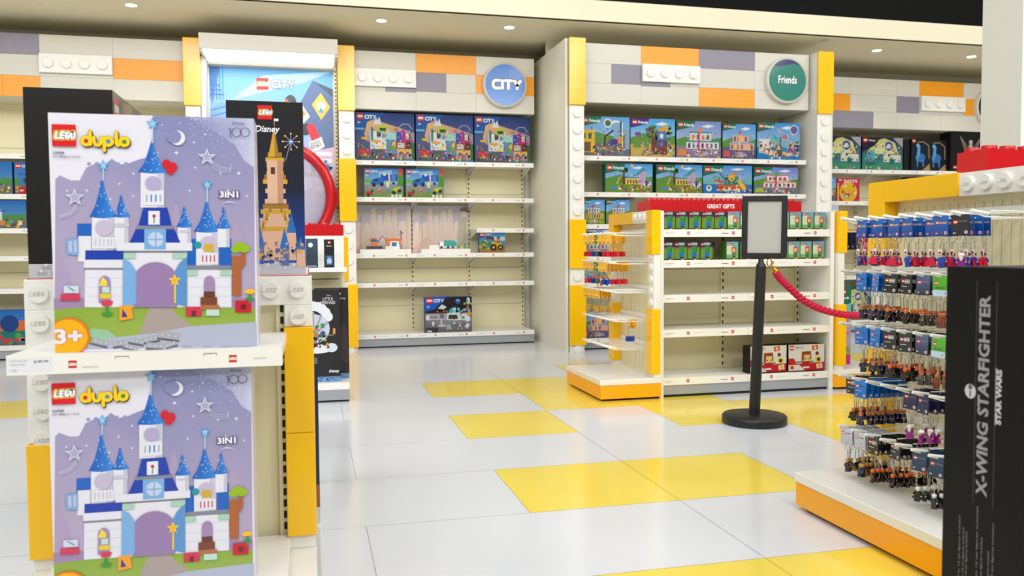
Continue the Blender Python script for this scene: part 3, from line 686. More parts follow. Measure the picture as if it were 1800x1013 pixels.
def a_digger(w, h):
    A = Art(w, h); A.rect(0, 0, w, h, (90, 140, 70), (60, 150, 220)); A.rect(0, 0, w, .25*h, (176, 120, 70)); A.poly([(0, .7*h), (0, h), (.45*w, h), (.3*w, .8*h)], (0, 90, 200)); A.rect(.55*w, .6*h, w, .8*h, (190, 220, 240)); A.clutter(.0, .2*h, .4*w, .6*h, 26, [(60, 120, 50), (90, 160, 60), (230, 200, 60)], 4, .1)
    A.poly([(.45*w, .25*h), (.5*w, .55*h), (.7*w, .6*h), (.86*w, .5*h), (.9*w, .25*h)], (240, 180, 30)); A.rect(.68*w, .5*h, .8*w, .8*h, (60, 60, 66)); A.rect(.7*w, .55*h, .78*w, .74*h, (236, 130, 60)); A.circle(.55*w, .28*h, .13*w, (34, 32, 34), 16); A.circle(.82*w, .28*h, .11*w, (34, 32, 34), 16); A.circle(.55*w, .28*h, .05*w, (240, 190, 40)); A.circle(.82*w, .28*h, .045*w, (240, 190, 40))
    A.poly([(.25*w, .68*h), (.28*w, .82*h), (.55*w, .8*h), (.58*w, .66*h)], (110, 60, 40)); A.stroke([[(.5*w, .7*h), (.66*w, .5*h)]], .03*w, (60, 60, 64)); A.fig(.16*w, .22*h, .3*h, (230, 120, 40), (70, 70, 80)); A.lego_far(.03*w, .8*h, .16*w); A.city(.23*w, .86*h, .07*w); return A
def a_fr(k):
    PAL = [[(250, 196, 30), (70, 60, 130), (120, 170, 220), (240, 150, 40)], [(150, 80, 40), (60, 130, 190), (240, 190, 60), (110, 60, 130)], [(240, 236, 240), (200, 60, 140), (30, 150, 150), (240, 140, 60)], [(250, 170, 180), (250, 220, 90), (120, 190, 220), (230, 90, 90)],
           [(240, 240, 236), (240, 130, 60), (60, 170, 180), (210, 60, 90)], [(250, 206, 50), (50, 150, 190), (220, 160, 210), (120, 70, 40)], [(240, 90, 40), (30, 150, 150), (250, 220, 60), (240, 240, 240)], [(240, 240, 240), (220, 60, 90), (240, 140, 40), (90, 170, 80)], [(250, 200, 60), (30, 160, 190), (200, 110, 60), (140, 90, 170)]]
    def f(w, h):
        c = PAL[k % 9]; A = Art(w, h); rr = random.Random(k+40)
        sky = [(90, 170, 230), (70, 170, 235), (130, 150, 220), (80, 160, 230), (60, 150, 225), (60, 160, 235), (60, 150, 230), (110, 130, 215), (70, 160, 235)][k % 9]
        gr = [(110, 112, 120), (206, 176, 90), (150, 130, 160), (100, 96, 130), (30, 130, 200), (110, 150, 40), (20, 120, 206), (130, 110, 140), (120, 160, 50)][k % 9]
        A.rect(0, 0, w, h, (196, 224, 240), sky); A.poly([(.0, .5*h), (.3*w, .62*h), (.7*w, .5*h), (w, .58*h), (w, .3*h), (0, .3*h)], (96, 150, 60) if k % 9 not in (4, 6) else (120, 190, 200)); A.rect(0, 0, w, .34*h, gr)
        A.poly([(.55*w, .86*h), (.7*w, .92*h), (.85*w, .88*h), (.7*w, .82*h)], (240, 246, 250))
        if k % 9 == 6:
            A.poly([(.25*w, .2*h), (.3*w, .33*h), (.85*w, .33*h), (.92*w, .22*h), (.8*w, .14*h), (.35*w, .14*h)], (232, 90, 40)); A.rect(.28*w, .12*h, .82*w, .17*h, (240, 240, 240)); A.poly([(.42*w, .32*h), (.45*w, .6*h), (.72*w, .62*h), (.74*w, .32*h)], (40, 130, 120)); A.circle(.58*w, .58*h, .07*w, (250, 190, 40)); A.poly([(.68*w, .5*h), (.76*w, .5*h), (.9*w, .18*h), (.8*w, .16*h)], (250, 210, 40)); A.poly([(.2*w, .44*h), (.24*w, .5*h), (.42*w, .46*h), (.4*w, .38*h)], (226, 90, 50)); A.stroke([[(.34*w, .72*h), (.42*w, .56*h), (.5*w, .5*h)]], .02*w, (30, 50, 70)); A.poly([(.58*w, .72*h), (.66*w, .66*h), (.74*w, .84*h)], (240, 120, 90)); A.circle(.12*w, .2*h, .06*w, (240, 244, 246)); A.circle(.12*w, .22*h, .03*w, (90, 150, 110))
        elif k % 9 == 5:
            A.poly([(.62*w, .62*h), (.8*w, .92*h), (.87*w, .78*h), (.76*w, .58*h)], (60, 160, 180)); A.poly([(.7*w, .3*h), (.7*w, .62*h), (.84*w, .78*h), (.86*w, .3*h)], (214, 170, 214)); A.rect(.42*w, .3*h, .7*w, .5*h, c[0]); A.rect(.4*w, .5*h, .72*w, .55*h, c[1])
            for q in range(4): A.rect((.46+.06*q)*w, .32*h, (.49+.06*q)*w, .46*h, (90, 70, 60))
            A.rect(.36*w, .3*h, .42*w, .56*h, (96, 60, 44)); A.rect(.37*w, .5*h, .41*w, .8*h, (110, 66, 50)); A.clutter(.3*w, .74*h, .48*w, .84*h, 16, [(30, 90, 50), (60, 130, 60)], k, .07); A.poly([(.22*w, .3*h), (.25*w, .3*h), (.33*w, .56*h), (.31*w, .56*h)], (250, 200, 40)); A.poly([(.08*w, .14*h), (.1*w, .22*h), (.24*w, .22*h), (.23*w, .12*h)], (50, 150, 210)); A.circle(.56*w, .93*h, .03*w, (250, 210, 70)); A.clutter(.82*w, .25*h, .98*w, .4*h, 20, [(240, 240, 250), (200, 120, 180), (90, 130, 200)], k, .06)
        elif k % 9 == 4:
            A.rect(0, 0, w, .2*h, (20, 130, 200)); A.poly([(.1*w, .2*h), (.4*w, .26*h), (.9*w, .2*h), (.98*w, .14*h), (.3*w, .12*h)], (230, 196, 130)); A.rect(.52*w, .24*h, .56*w, .62*h, (60, 110, 170)); A.circle(.53*w, .26*h, .07*w, (90, 100, 80), 12, .16*h); A.poly([(.36*w, .7*h), (.48*w, .6*h), (.5*w, .56*h), (.4*w, .56*h)], (40, 170, 170)); A.circle(.64*w, .62*h, .055*w, (226, 100, 110)); A.poly([(.45*w, .86*h), (.52*w, .74*h), (.6*w, .72*h), (.5*w, .82*h)], (246, 190, 60)); A.rect(.05*w, .2*h, .3*w, .56*h, (236, 226, 226)); A.clutter(.05*w, .2*h, .5*w, .5*h, 40, [(240, 240, 240), (220, 90, 70), (190, 176, 60), (110, 90, 120)], k, .06); A.clutter(.75*w, .2*h, .98*w, .5*h, 30, [(200, 50, 70), (70, 50, 50), (240, 190, 170)], k+1, .06); A.circle(.86*w, .82*h, .1*w, (240, 240, 250), 20); A.circle(.86*w, .82*h, .085*w, (110, 100, 160), 18)
        elif k % 9 == 1:
            for (tx, th) in ((.05, .5), (.3, .56), (.12, .42)): A.poly([(tx*w, .25*h), ((tx+.12)*w, .25*h), ((tx+.06)*w, (th+.1)*h)], (110, 150, 60))
            A.poly([(.46*w, .08*h), (.48*w, .7*h), (.8*w, .72*h), (.84*w, .08*h)], (112, 58, 36)); A.clutter(.36*w, .5*h, .92*w, .8*h, 40, [(60, 120, 50), (110, 60, 40), (90, 150, 60)], k, .08); A.rect(.6*w, .45*h, .82*w, .7*h, (60, 130, 200)); A.poly([(.58*w, .7*h), (.84*w, .66*h), (.82*w, .86*h)], (240, 170, 40)); A.rect(.5*w, .24*h, .84*w, .27*h, (150, 70, 50)); A.rect(.6*w, .28*h, .78*w, .42*h, (50, 90, 170)); A.rect(.66*w, .5*h, .74*w, .62*h, (240, 240, 220)); A.rect(.68*w, .3*h, .72*w, .4*h, (220, 120, 50)); A.stroke([[(.86*w, .32*h), (.92*w, .26*h), (.86*w, .18*h)]], .04*w, (120, 50, 130)); A.circle(.16*w, .6*h, .07*w, (130, 70, 160), 14, .05*h)
        elif k % 9 == 0:
            A.rect(.0, .1*h, .28*w, .66*h, c[0]); A.rect(.03*w, .44*h, .1*w, .58*h, (30, 110, 90)); A.rect(.15*w, .44*h, .22*w, .58*h, (30, 110, 90)); A.rect(.05*w, .12*h, .2*w, .36*h, (120, 90, 60)); A.stroke([[(.48*w, .2*h), (.49*w, .5*h), (.66*w, .66*h)]], .035*w, (60, 50, 60)); A.poly([(.52*w, .3*h), (.62*w, .44*h), (.78*w, .44*h), (.72*w, .28*h)], (84, 50, 140)); A.rect(.68*w, .44*h, .8*w, .86*h, (140, 180, 220)); A.rect(.8*w, .1*h, .83*w, .9*h, (60, 60, 80)); A.rect(.84*w, .1*h, .86*w, .86*h, (240, 240, 244)); A.circle(.8*w, .42*h, .05*w, (240, 150, 40), 10, .1*h); A.rect(.9*w, .2*h, w, .7*h, (150, 170, 200)); A.circle(.55*w, .84*h, .09*w, (236, 230, 220), 20); A.circle(.55*w, .84*h, .06*w, (60, 120, 90), 16)
        else:
            x = .3; 
            A.rect(.22*w, .26*h, .95*w, .46*h, c[0]); A.rect(.3*w, .46*h, .78*w, .7*h, c[0] if k % 2 else (236, 230, 226)); A.rect(.22*w, .44*h, .95*w, .48*h, c[2]); A.rect(.28*w, .68*h, .8*w, .72*h, c[2])
            for q in range(7): A.rect((.26+.1*q)*w, .28*h, (.31+.1*q)*w, .41*h, rr.choice([(90, 120, 120), c[1], (60, 60, 80)]))
            for q in range(4): A.rect((.34+.11*q)*w, .51*h, (.40+.11*q)*w, .64*h, rr.choice([c[3], c[1], (110, 100, 90)]))
            A.rect(.48*w, .26*h, .52*w, .7*h, c[1]); A.circle(.52*w, .76*h, .05*w, c[3]); A.poly([(0.02*w, .08*h), (.05*w, .24*h), (.2*w, .24*h), (.24*w, .08*h)], c[3] if k % 9 != 7 else (170, 200, 50)); A.circle(.55*w, .14*h, .17*w, (200, 180, 200), 18, .07*h)
        A.clutter(.25*w, .04*h, .97*w, .24*h, 46, c+MIX+[(246, 200, 60)], k+9, .045); A.clutter(.2*w, .28*h, .92*w, .72*h, 80, c+[(90, 160, 70), (110, 90, 90), (60, 80, 120), (230, 225, 215)], k+30, .024)
        lg = (0, 112, 84) if k % 9 not in (1,) else (70, 40, 130)
        A.poly([(0, h), (.42*w, h), (.38*w, h-.11*w), (0, h-.2*w)], lg)
        z = .105*w; A.lego_far(.04*w, h-z*1.25, z); A.text(.17*w, h-z*1.08, z*.62, 'Friends', (252, 252, 252), .03, 'l', .22*w)
        return A
    return f
YC = 8.552
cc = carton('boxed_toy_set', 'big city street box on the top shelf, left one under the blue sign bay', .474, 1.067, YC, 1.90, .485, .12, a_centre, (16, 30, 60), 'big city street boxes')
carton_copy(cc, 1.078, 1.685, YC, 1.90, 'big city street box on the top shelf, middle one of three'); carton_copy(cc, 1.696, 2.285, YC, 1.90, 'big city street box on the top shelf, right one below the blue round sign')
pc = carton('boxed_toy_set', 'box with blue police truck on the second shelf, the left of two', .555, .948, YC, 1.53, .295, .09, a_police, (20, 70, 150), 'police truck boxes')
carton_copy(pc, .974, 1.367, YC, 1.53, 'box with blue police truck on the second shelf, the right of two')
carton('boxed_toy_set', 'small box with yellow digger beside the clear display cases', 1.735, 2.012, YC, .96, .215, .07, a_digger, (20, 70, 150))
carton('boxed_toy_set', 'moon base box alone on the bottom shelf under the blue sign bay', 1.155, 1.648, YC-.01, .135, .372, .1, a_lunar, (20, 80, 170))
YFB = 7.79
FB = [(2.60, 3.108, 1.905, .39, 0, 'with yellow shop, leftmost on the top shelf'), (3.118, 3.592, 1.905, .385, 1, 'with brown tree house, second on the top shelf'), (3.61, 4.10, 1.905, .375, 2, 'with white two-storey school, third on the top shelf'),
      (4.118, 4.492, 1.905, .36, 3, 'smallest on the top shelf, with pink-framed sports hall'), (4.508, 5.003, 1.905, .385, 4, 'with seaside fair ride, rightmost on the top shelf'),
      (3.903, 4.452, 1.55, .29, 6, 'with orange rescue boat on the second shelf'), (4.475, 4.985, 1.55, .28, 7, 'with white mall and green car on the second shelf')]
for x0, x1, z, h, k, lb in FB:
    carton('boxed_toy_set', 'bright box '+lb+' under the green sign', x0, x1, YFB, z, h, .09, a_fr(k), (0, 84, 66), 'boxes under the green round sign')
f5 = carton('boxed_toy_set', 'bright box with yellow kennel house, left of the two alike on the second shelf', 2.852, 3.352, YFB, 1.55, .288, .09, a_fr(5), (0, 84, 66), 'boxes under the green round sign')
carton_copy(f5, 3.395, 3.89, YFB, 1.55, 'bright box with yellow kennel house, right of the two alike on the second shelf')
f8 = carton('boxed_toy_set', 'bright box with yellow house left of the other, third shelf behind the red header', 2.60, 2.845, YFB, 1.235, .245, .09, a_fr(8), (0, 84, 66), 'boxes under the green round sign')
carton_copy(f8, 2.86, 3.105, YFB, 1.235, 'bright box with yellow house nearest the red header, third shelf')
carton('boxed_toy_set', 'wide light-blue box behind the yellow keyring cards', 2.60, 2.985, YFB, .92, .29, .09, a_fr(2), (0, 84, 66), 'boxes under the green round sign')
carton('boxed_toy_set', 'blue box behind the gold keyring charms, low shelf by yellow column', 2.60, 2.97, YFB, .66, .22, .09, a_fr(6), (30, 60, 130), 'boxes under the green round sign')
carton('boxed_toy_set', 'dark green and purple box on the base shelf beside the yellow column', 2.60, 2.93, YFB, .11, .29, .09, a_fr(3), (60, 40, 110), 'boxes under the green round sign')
# small round jars on the third shelf
for i, x in enumerate((3.135, 3.175)):
    m = M(); m.lathe([(0, 0), (.017, 0), (.017, .1), (.015, .104), (0, .104)], (0, 0, 0), 'black_metal', n=14); m.lathe([(.0175, .02), (.0175, .03)], (0, 0, 0), 'white_metal', n=14); m.lathe([(.0175, .06), (.0175, .075)], (0, 0, 0), 'white_metal', n=14)
    tag(m.build('small_canister', loc=(x, 7.84, 1.235)), 'small dark banded canister left of the red header, %s one' % ('left', 'right')[i], 'canister', 'dark canisters')
carton('boxed_toy_set', 'tiny red-topped box just left of the red header', 3.2, 3.27, YFB, 1.235, .1, .05, lambda w, h: Art(w, h).rect(0, 0, w, h, (240, 240, 240)).rect(0, h*.5, w, h, (216, 16, 32)), (200, 30, 40))

# ---------------------------------------------------------------- right bay
def a_forest(w, h):
    A = Art(w, h); A.rect(0, 0, w, h, (60, 150, 140), (40, 30, 80)); A.poly([(.1*w, .5*h), (.3*w, .9*h), (.55*w, .98*h), (.8*w, .85*h), (.9*w, .5*h)], (214, 214, 130)); A.poly([(.2*w, .5*h), (.5*w, .85*h), (.85*w, .5*h)], (236, 230, 160)); A.poly([(.75*w, h), (w, .7*h), (w, h)], (176, 170, 190))
    A.circle(.22*w, .45*h, .12*w, (80, 180, 170)); A.circle(.65*w, .74*h, .1*w, (90, 70, 170), 14); A.circle(.65*w, .74*h, .05*w, (220, 230, 220)); A.rect(.52*w, .26*h, .95*w, .48*h, (230, 226, 210)); A.circle(.73*w, .3*h, .06*w, (20, 110, 110), 12, .1*h); A.rect(.16*w, .2*h, .24*w, .5*h, (110, 120, 190)); A.circle(.2*w, .2*h, .13*w, (40, 110, 90), 14, .05*h); A.poly([(.74*w, .5*h), (.8*w, .64*h), (.86*w, .5*h)], (206, 214, 60))
    A.clutter(.05*w, .3*h, .95*w, .75*h, 60, [(60, 50, 120), (190, 210, 100), (90, 190, 180), (230, 230, 200), (150, 100, 170)], 3, .05); A.poly([(0, .1*h), (.5*w, .22*h), (w, .16*h), (w, 0), (0, 0)], (60, 150, 110)); A.clutter(.1*w, .02*h, .9*w, .1*h, 24, [(240, 236, 220), (190, 150, 120), (120, 80, 130)], 9, .04)
    A.poly([(0, h), (.45*w, h), (.3*w, .75*h), (0, .55*h)], (30, 24, 50)); A.lego_far(.02*w, .84*h, .1*w); A.text(.15*w, .86*h, .08*h, 'Disney', (240, 240, 240), .02, slant=.2); return A
fo = carton('boxed_toy_set', 'castle garden box right of the orange-topped column, left of two on the top shelf', 5.745, 6.294, YC, 1.90, .385, .1, a_forest, (30, 24, 50), 'castle garden boxes')
carton_copy(fo, 6.317, 6.866, YC, 1.90, 'castle garden box on the top shelf, beside the dark glowing-stag boxes')
def a_stag(w, h):
    A = Art(w, h); A.rect(0, 0, w, h, (20, 30, 50), (16, 24, 40)); A.stroke([[(.3*w, .9*h), (.6*w, .92*h), (.85*w, .8*h), (.88*w, .4*h)]], .04*w, (176, 150, 90)); A.circle(.45*w, .42*h, .24*w, (50, 120, 190), 16, .14*h); A.poly([(.25*w, .3*h), (.3*w, .75*h), (.45*w, .8*h), (.42*w, .5*h)], (96, 170, 230)); A.rect(.28*w, .14*h, .34*w, .36*h, (80, 150, 220)); A.rect(.56*w, .14*h, .62*w, .36*h, (80, 150, 220)); A.circle(.32*w, .8*h, .08*w, (130, 190, 240)); A.poly([(.5*w, 0), (.95*w, .02*h), (.9*w, .24*h)], (190, 150, 100)); A.lego_far(.04*w, .88*h, .16*w); return A
for i, (a, b, yy) in enumerate(((6.985, 7.269, YC), (7.283, 7.49, YC+.04))):
    if i == 0: st = carton('boxed_toy_set', 'dark box with glowing blue stag, left of two on the top shelf', a, b, yy, 1.90, .38, .1, a_stag, (18, 14, 20), 'glowing stag boxes')
    else: carton_copy(st, a-.04, b+.037, yy, 1.90, 'dark box with glowing blue stag, beside the box with the winged bird')
carton('boxed_toy_set', 'black box seen from its spine between garden and stag boxes', 6.90, 6.975, YC+.02, 1.90, .37, .1, lambda w, h: Art(w, h).rect(0, 0, w, h, (24, 16, 30)), (24, 16, 30))
def a_bird(w, h):
    A = Art(w, h); A.rect(0, 0, w, h, (14, 14, 18))
    for s_ in (-1, 1):
        for k in range(7): A.poly([(w*(.42+s_*.04), h*(.62-.03*k)), (w*(.42+s_*(.24-.02*k)), h*(.94-.07*k)), (w*(.42+s_*(.22-.02*k)), h*(.86-.07*k))], (150-6*k, 136-6*k, 130-6*k))
    A.circle(.42*w, .6*h, .05*w, (190, 180, 170), 14, .14*h); A.circle(.42*w, .76*h, .04*w, (206, 198, 188)); A.rect(.34*w, .2*h, .5*w, .4*h, (176, 140, 50)); A.clutter(.34*w, .1*h, .66*w, .24*h, 14, [(120, 90, 50), (60, 50, 50)], 2, .08); A.lego_far(.06*w, .06*h, .07*w); return A
carton('boxed_toy_set', 'largest black box on the top shelf, winged bird on front, by the pillar', 7.52, 8.2, YC-.02, 1.90, .47, .18, a_bird, (16, 14, 16))
def a_dots(w, h):
    A = Art(w, h); A.rect(0, 0, w, h, (216, 36, 80)); A.circle(.5*w, .42*h, .4*w, (250, 196, 30), 20); A.clutter(.2*w, .15*h, .8*w, .7*h, 26, [(250, 240, 240), (60, 150, 210), (230, 70, 90), (240, 160, 40)], 4, .1); A.rect(0, 0, w*.08, h*.8, (250, 190, 30)); A.text(.3*w, .82*h, .13*h, 'DOTS', (252, 252, 252), .04, 'l', .6*w); A.lego_far(.05*w, .84*h, .16*w); return A
carton('boxed_toy_set', 'red and yellow box reading DOTS on the second shelf by the white column', 5.988, 6.285, YC, 1.53, .27, .08, a_dots, (180, 30, 60))
carton('boxed_toy_set', 'colourful box half hidden by the column, left of the DOTS box', 5.74, 5.973, YC, 1.53, .28, .08, a_fr(3), (230, 230, 230))
def a_navy(w, h):
    A = Art(w, h); A.rect(0, 0, w, h, (16, 26, 50)); A.circle(.6*w, .4*h, .3*w, (50, 90, 150), 16, .3*h); A.circle(.6*w, .38*h, .25*w, (20, 34, 66), 16, .26*h); A.lego_far(.05*w, .8*h, .1*w); A.text(.2*w, .82*h, .09*h, 'Harry Potter', (180, 160, 110), 0, 'l', .4*w); return A
carton('boxed_toy_set', 'navy box on the second shelf just above the yellow beam', 6.93, 7.424, YC, 1.53, .3, .1, a_navy, (14, 20, 34))
carton('boxed_toy_set', 'crimson box behind the hanging navy polybags', 6.13, 6.70, YC, .96, .25, .08, lambda w, h: Art(w, h).rect(0, 0, w, h, (206, 50, 80)).rect(0, 0, w*.2, h, (240, 180, 60)).clutter(w*.3, h*.2, w*.9, h*.8, 20, [(150, 60, 80), (230, 120, 130)], 3, .12), (180, 40, 70))
mf = carton('boxed_toy_set', 'mint and lilac box behind the rope end, left of two on the base shelf', 5.98, 6.45, YC, .135, .38, .1, a_forest, (90, 130, 130), 'mint and lilac boxes')
carton_copy(mf, 6.47, 6.94, YC, .135, 'mint and lilac box on the base shelf, right of two behind the keyrings')
# polybags on a clip strip
for i in range(5):
    m = M(); w_, h_ = .1, .2; m.box(-.05, .05, 0, .008, -.2, 0, 'print', (20, 34, 66)); m.box(-.05, .05, .001, .006, -.008, .012, 'clear_acrylic'); m.face([(-.03, -.0006, -.17), (-.01, -.0006, -.17), (-.01, -.0006, -.15), (-.03, -.0006, -.15)], 'print', (200, 190, 170)); m.face([(-.05, -.0006, -.2), (.05, -.0006, -.2), (.05, -.0006, -.193), (-.05, -.0006, -.193)], 'print', (170, 140, 40))
    o = m.build('hanging_polybag', loc=(5.86+.055*i, 8.3-.004*i, 1.165)); o.rotation_euler = (0, 0, .5)
    tag(o, 'small navy polybag hanging by the yellow brick edge, %s from the left' % ('first', 'second', 'third', 'fourth', 'fifth')[i], 'bag', 'navy polybags')
m = M(); m.box(5.80, 6.14, 8.30, 8.312, 1.175, 1.205, 'clear_acrylic'); m.tube([(5.95, 8.31, 1.19), (5.95, 8.97, 1.19)], .004, 'white_metal'); m.box(5.80, 6.14, 8.285, 8.32, 1.17, 1.176, 'white_metal'); tag(m.build('hang_strip'), 'white rail holding navy polybags on the right wall bay', 'rail')
# paper notice
A = Art(.16, .25); A.rect(0, 0, .16, .25, (206, 208, 226), (190, 192, 216)); A.text(.08, .165, .034, 'FREE', (250, 250, 255), .0, 'c', .13); A.rect(.04, .05, .12, .11, (120, 122, 150)); m = M(); m.box(0, .16, 0, .002, 0, .25, 'print', (230, 230, 236)); A.stamp(m, (0, 0, 0), (1, 0, 0), (0, 0, 1), (0, -1, 0)); tag(m.build('paper_notice', loc=(5.83, 8.524, 1.235)), 'pale lilac paper notice reading FREE beside the white stud column', 'sign')
# ---------------------------------------------------------------- left bay
def a_cty(k):
    def f(w, h):
        A = Art(w, h); A.rect(0, 0, w, h, (110, 170, 190), (20, 110, 200)); A.rect(0, 0, w, .3*h, (120, 116, 110)); A.rect(.0, .3*h, w, .5*h, (80, 150, 70)); c = [(230, 236, 240), (60, 130, 200), (230, 120, 50)][k % 3]
        A.rect(.1*w, .3*h, .7*w, .68*h, c); A.rect(.06*w, .6*h, .74*w, .66*h, (40, 110, 190)); A.rect(.2*w, .36*h, .3*w, .5*h, (60, 70, 90)); A.rect(.45*w, .36*h, .6*w, .54*h, (60, 150, 170))
        if k == 2: A.rect(.1*w, .4*h, .9*w, .7*h, (232, 120, 50)); A.rect(.4*w, .2*h, w, .42*h, (30, 130, 120)); A.circle(.5*w, .62*h, .1*w, (30, 70, 140))
        A.clutter(.02*w, .04*h, .98*w, .34*h, 50, MIX, k+60, .06); A.lego_far(.03*w, h-.16*w, .12*w); A.city(.18*w, h-.13*w, .055*w)
        return A
    return f
carton('boxed_toy_set', 'city box with patrol boat at the far left edge, third shelf down', -3.02, -2.635, YC, 1.53, .3, .09, a_cty(0), (20, 70, 150), 'city boxes at far left')
m4 = carton('boxed_toy_set', 'city box with red motorbike and round 4+ badge, at far left', -2.617, -2.25, YC, 1.53, .3, .09, lambda w, h: a_cty(1)(w, h).circle(.18*w, .13*h, .1*w, (206, 24, 40)).text(.11*w, .09*h, .08*h, '4+', (250, 250, 250), .03), (20, 70, 150), 'city boxes at far left')
carton('boxed_toy_set', 'wide police station box at far left, on the fourth shelf', -3.2, -2.53, YC, 1.216, .26, .09, a_cty(0), (20, 70, 150), 'city boxes at far left')
carton('boxed_toy_set', 'orange and teal street park box on the base shelf at far left', -3.1, -2.3, YC, .135, .33, .1, a_cty(2), (20, 70, 150), 'city boxes at far left')
# ---------------------------------------------------------------- display cases and their models
def a_canyon(w, h):
    A = Art(w, h); A.rect(0, 0, w, h, (250, 206, 190), (200, 206, 232)); A.poly([(0, .75*h), (w, .82*h), (w, .9*h), (0, .88*h)], (220, 214, 206))
    rr = random.Random(4); x = 0
    while x < w:
        a = rr.uniform(.07, .12); hh_ = h*rr.uniform(.62, .98); c = rr.choice([(238, 214, 184), (232, 196, 172), (240, 206, 186), (226, 180, 160)])
        A.poly([(x, 0), (x+a, 0), (x+a*.92, hh_*.6), (x+a*.8, hh_), (x+a*.3, hh_*.96), (x+a*.1, hh_*.6)], [(252, 216, 200), (252, 216, 200), (252, 226, 208), (254, 240, 222), (254, 240, 222), (252, 226, 208)]); A.stroke([[(x+a*.45, 0), (x+a*.42, hh_*.9)]], .002, (230, 196, 178)); x += a*.8
    A.poly([(0, .1*h), (.25*w, .35*h), (.5*w, .1*h)], (240, 210, 180)); A.rect(0, 0, w, .12*h, (248, 200, 186)); return A
for i, (a, b) in enumerate(((.482, 1.066), (1.083, 1.69))):
    m = M(); m.box(-(b-a)/2, (b-a)/2, 0, .006, 0, .51, 'print_far', (230, 200, 180)); A = a_canyon(b-a, .51)
    if i: A.poly([(.8*A.w, .3*A.h), (.82*A.w, .72*A.h), (.97*A.w, .78*A.h), (A.w, .3*A.h), (A.w, 0), (.8*A.w, 0)], (206, 196, 166)); A.poly([(.84*A.w, .9*A.h), (.88*A.w, .97*A.h), (A.w, .99*A.h), (A.w, .86*A.h)], (150, 120, 124))
    A.stamp(m, (-(b-a)/2, 0, 0), (1, 0, 0), (0, 0, 1), (0, -1, 0), mt='print'); tag(m.build('backdrop_panel', loc=((a+b)/2, 8.93, .962)), 'printed pink canyon backdrop behind the %s clear case' % ('left', 'right')[i], 'backdrop', 'canyon backdrops')
for i, (a, b) in enumerate(((.505, 1.024), (1.127, 1.642))):
    r = thing('clear_display_case', 'clear display case on a white base holding a toy %s' % ('orange polar station' if i == 0 else 'white and teal recycling truck'), 'display case', ((a+b)/2, 8.56, .962), group='clear display cases'); w2 = (b-a)/2
    m = M(); m.box(-w2, w2, 0, .3, 0, .045, 'white_plastic'); m.build('base', r, bevel=.003)
    m = M(); e = .003
    m.box(-w2+.01, w2-.01, .008, .008+e, .045, .42, 'clear_acrylic'); m.box(-w2+.01, w2-.01, .29-e, .29, .045, .42, 'clear_acrylic'); m.box(-w2+.01, -w2+.01+e, .012, .285, .045, .42, 'clear_acrylic'); m.box(w2-.01-e, w2-.01, .012, .285, .045, .42, 'clear_acrylic'); m.box(-w2+.01, w2-.01, .008, .29, .42, .42+e, 'clear_acrylic'); m.build('acrylic_cover', r)
    m = M(); m.box(-.20 if i == 0 else -.17, -.06 if i == 0 else -.07, .03, .034, .046, .085, 'print', (236, 238, 230)) if i else m.box(.0, .07, .03, .034, .046, .075, 'print', (226, 236, 220)); tag(m.build('info_card', None, loc=((a+b)/2, 8.56, .962)), 'small white info card inside the %s clear case' % ('left', 'right')[i], 'card')
z0 = 1.0085
r = thing('toy_station_model', 'orange and white toy polar station inside the left case', 'toy', (.80, 8.68, z0))
m = M(); m.box(-.02, .13, -.05, .06, .05, .10, 'print', (240, 130, 50)); m.box(-.03, .14, -.06, .07, .096, .11, 'print', (236, 110, 40)); m.mesh_faces([(0, -.07, 0), (.11, -.07, 0), (.10, -.06, .08), (.02, -.06, .08), (0, .07, 0), (.11, .07, 0), (.10, .06, .08), (.02, .06, .08)], [(0, 1, 2, 3), (1, 5, 6, 2), (5, 4, 7, 6), (4, 0, 3, 7), (3, 2, 6, 7)], 'print', (236, 238, 240)); m.build('cabin', r)
m = M(); m.box(.03, .08, -.076, -.066, .03, .07, 'print', (60, 110, 150)); m.build('window', r)
m = M(); m.tube([(.135, .02, 0), (.135, .02, .19)], .004, 'print', (50, 60, 60)); m.tube([(.11, .02, .15), (.16, .02, .17)], .003, 'print', (50, 60, 60)); m.tube([(.12, .02, .185), (.155, .02, .165)], .003, 'print', (50, 60, 60)); m.build('mast', r)
r = thing('toy_vehicle_model', 'orange toy crawler on dark tracks left of the toy station', 'toy', (.655, 8.66, z0))
m = M()
for s_ in (-1, 1): m.box(-.08, .08, s_*.035-.012, s_*.035+.012, 0, .03, 'print', (44, 50, 58))
m.build('track', r); m = M(); m.box(-.03, .03, -.03, .03, .03, .07, 'print', (230, 110, 50)); m.box(-.035, .03, -.025, .025, .075, .1, 'print', (60, 80, 100)); m.box(-.03, .025, -.02, .02, .1, .115, 'print', (220, 100, 50)); m.build('cab', r)
m = M(); m.tube([(.03, 0, .06), (.08, 0, .13), (.12, 0, .11), (.13, 0, .06)], .006, 'print', (90, 120, 150)); m.build('crane_arm', r)
r = thing('toy_truck_model', 'white and teal toy recycling truck inside the right case', 'toy', (1.42, 8.68, z0))
m = M(); m.box(-.09, -.045, -.035, .035, .015, .075, 'print', (236, 240, 240)); m.box(-.092, -.06, -.03, .03, .04, .065, 'print', (60, 60, 70)); m.build('cab', r)
m = M(); m.mesh_faces([(-.04, -.036, .025), (.08, -.036, .025), (.10, -.036, .05), (.07, -.036, .085), (-.03, -.036, .09), (-.04, .036, .025), (.08, .036, .025), (.10, .036, .05), (.07, .036, .085), (-.03, .036, .09)], [(0, 1, 2, 3, 4), (9, 8, 7, 6, 5), (0, 4, 9, 5), (4, 3, 8, 9), (3, 2, 7, 8), (2, 1, 6, 7)], 'print', (30, 160, 150)); m.build('hopper', r)
m = M(); m.box(-.09, .08, -.036, .036, .010, .025, 'print', (230, 230, 230)); m.build('chassis', r)
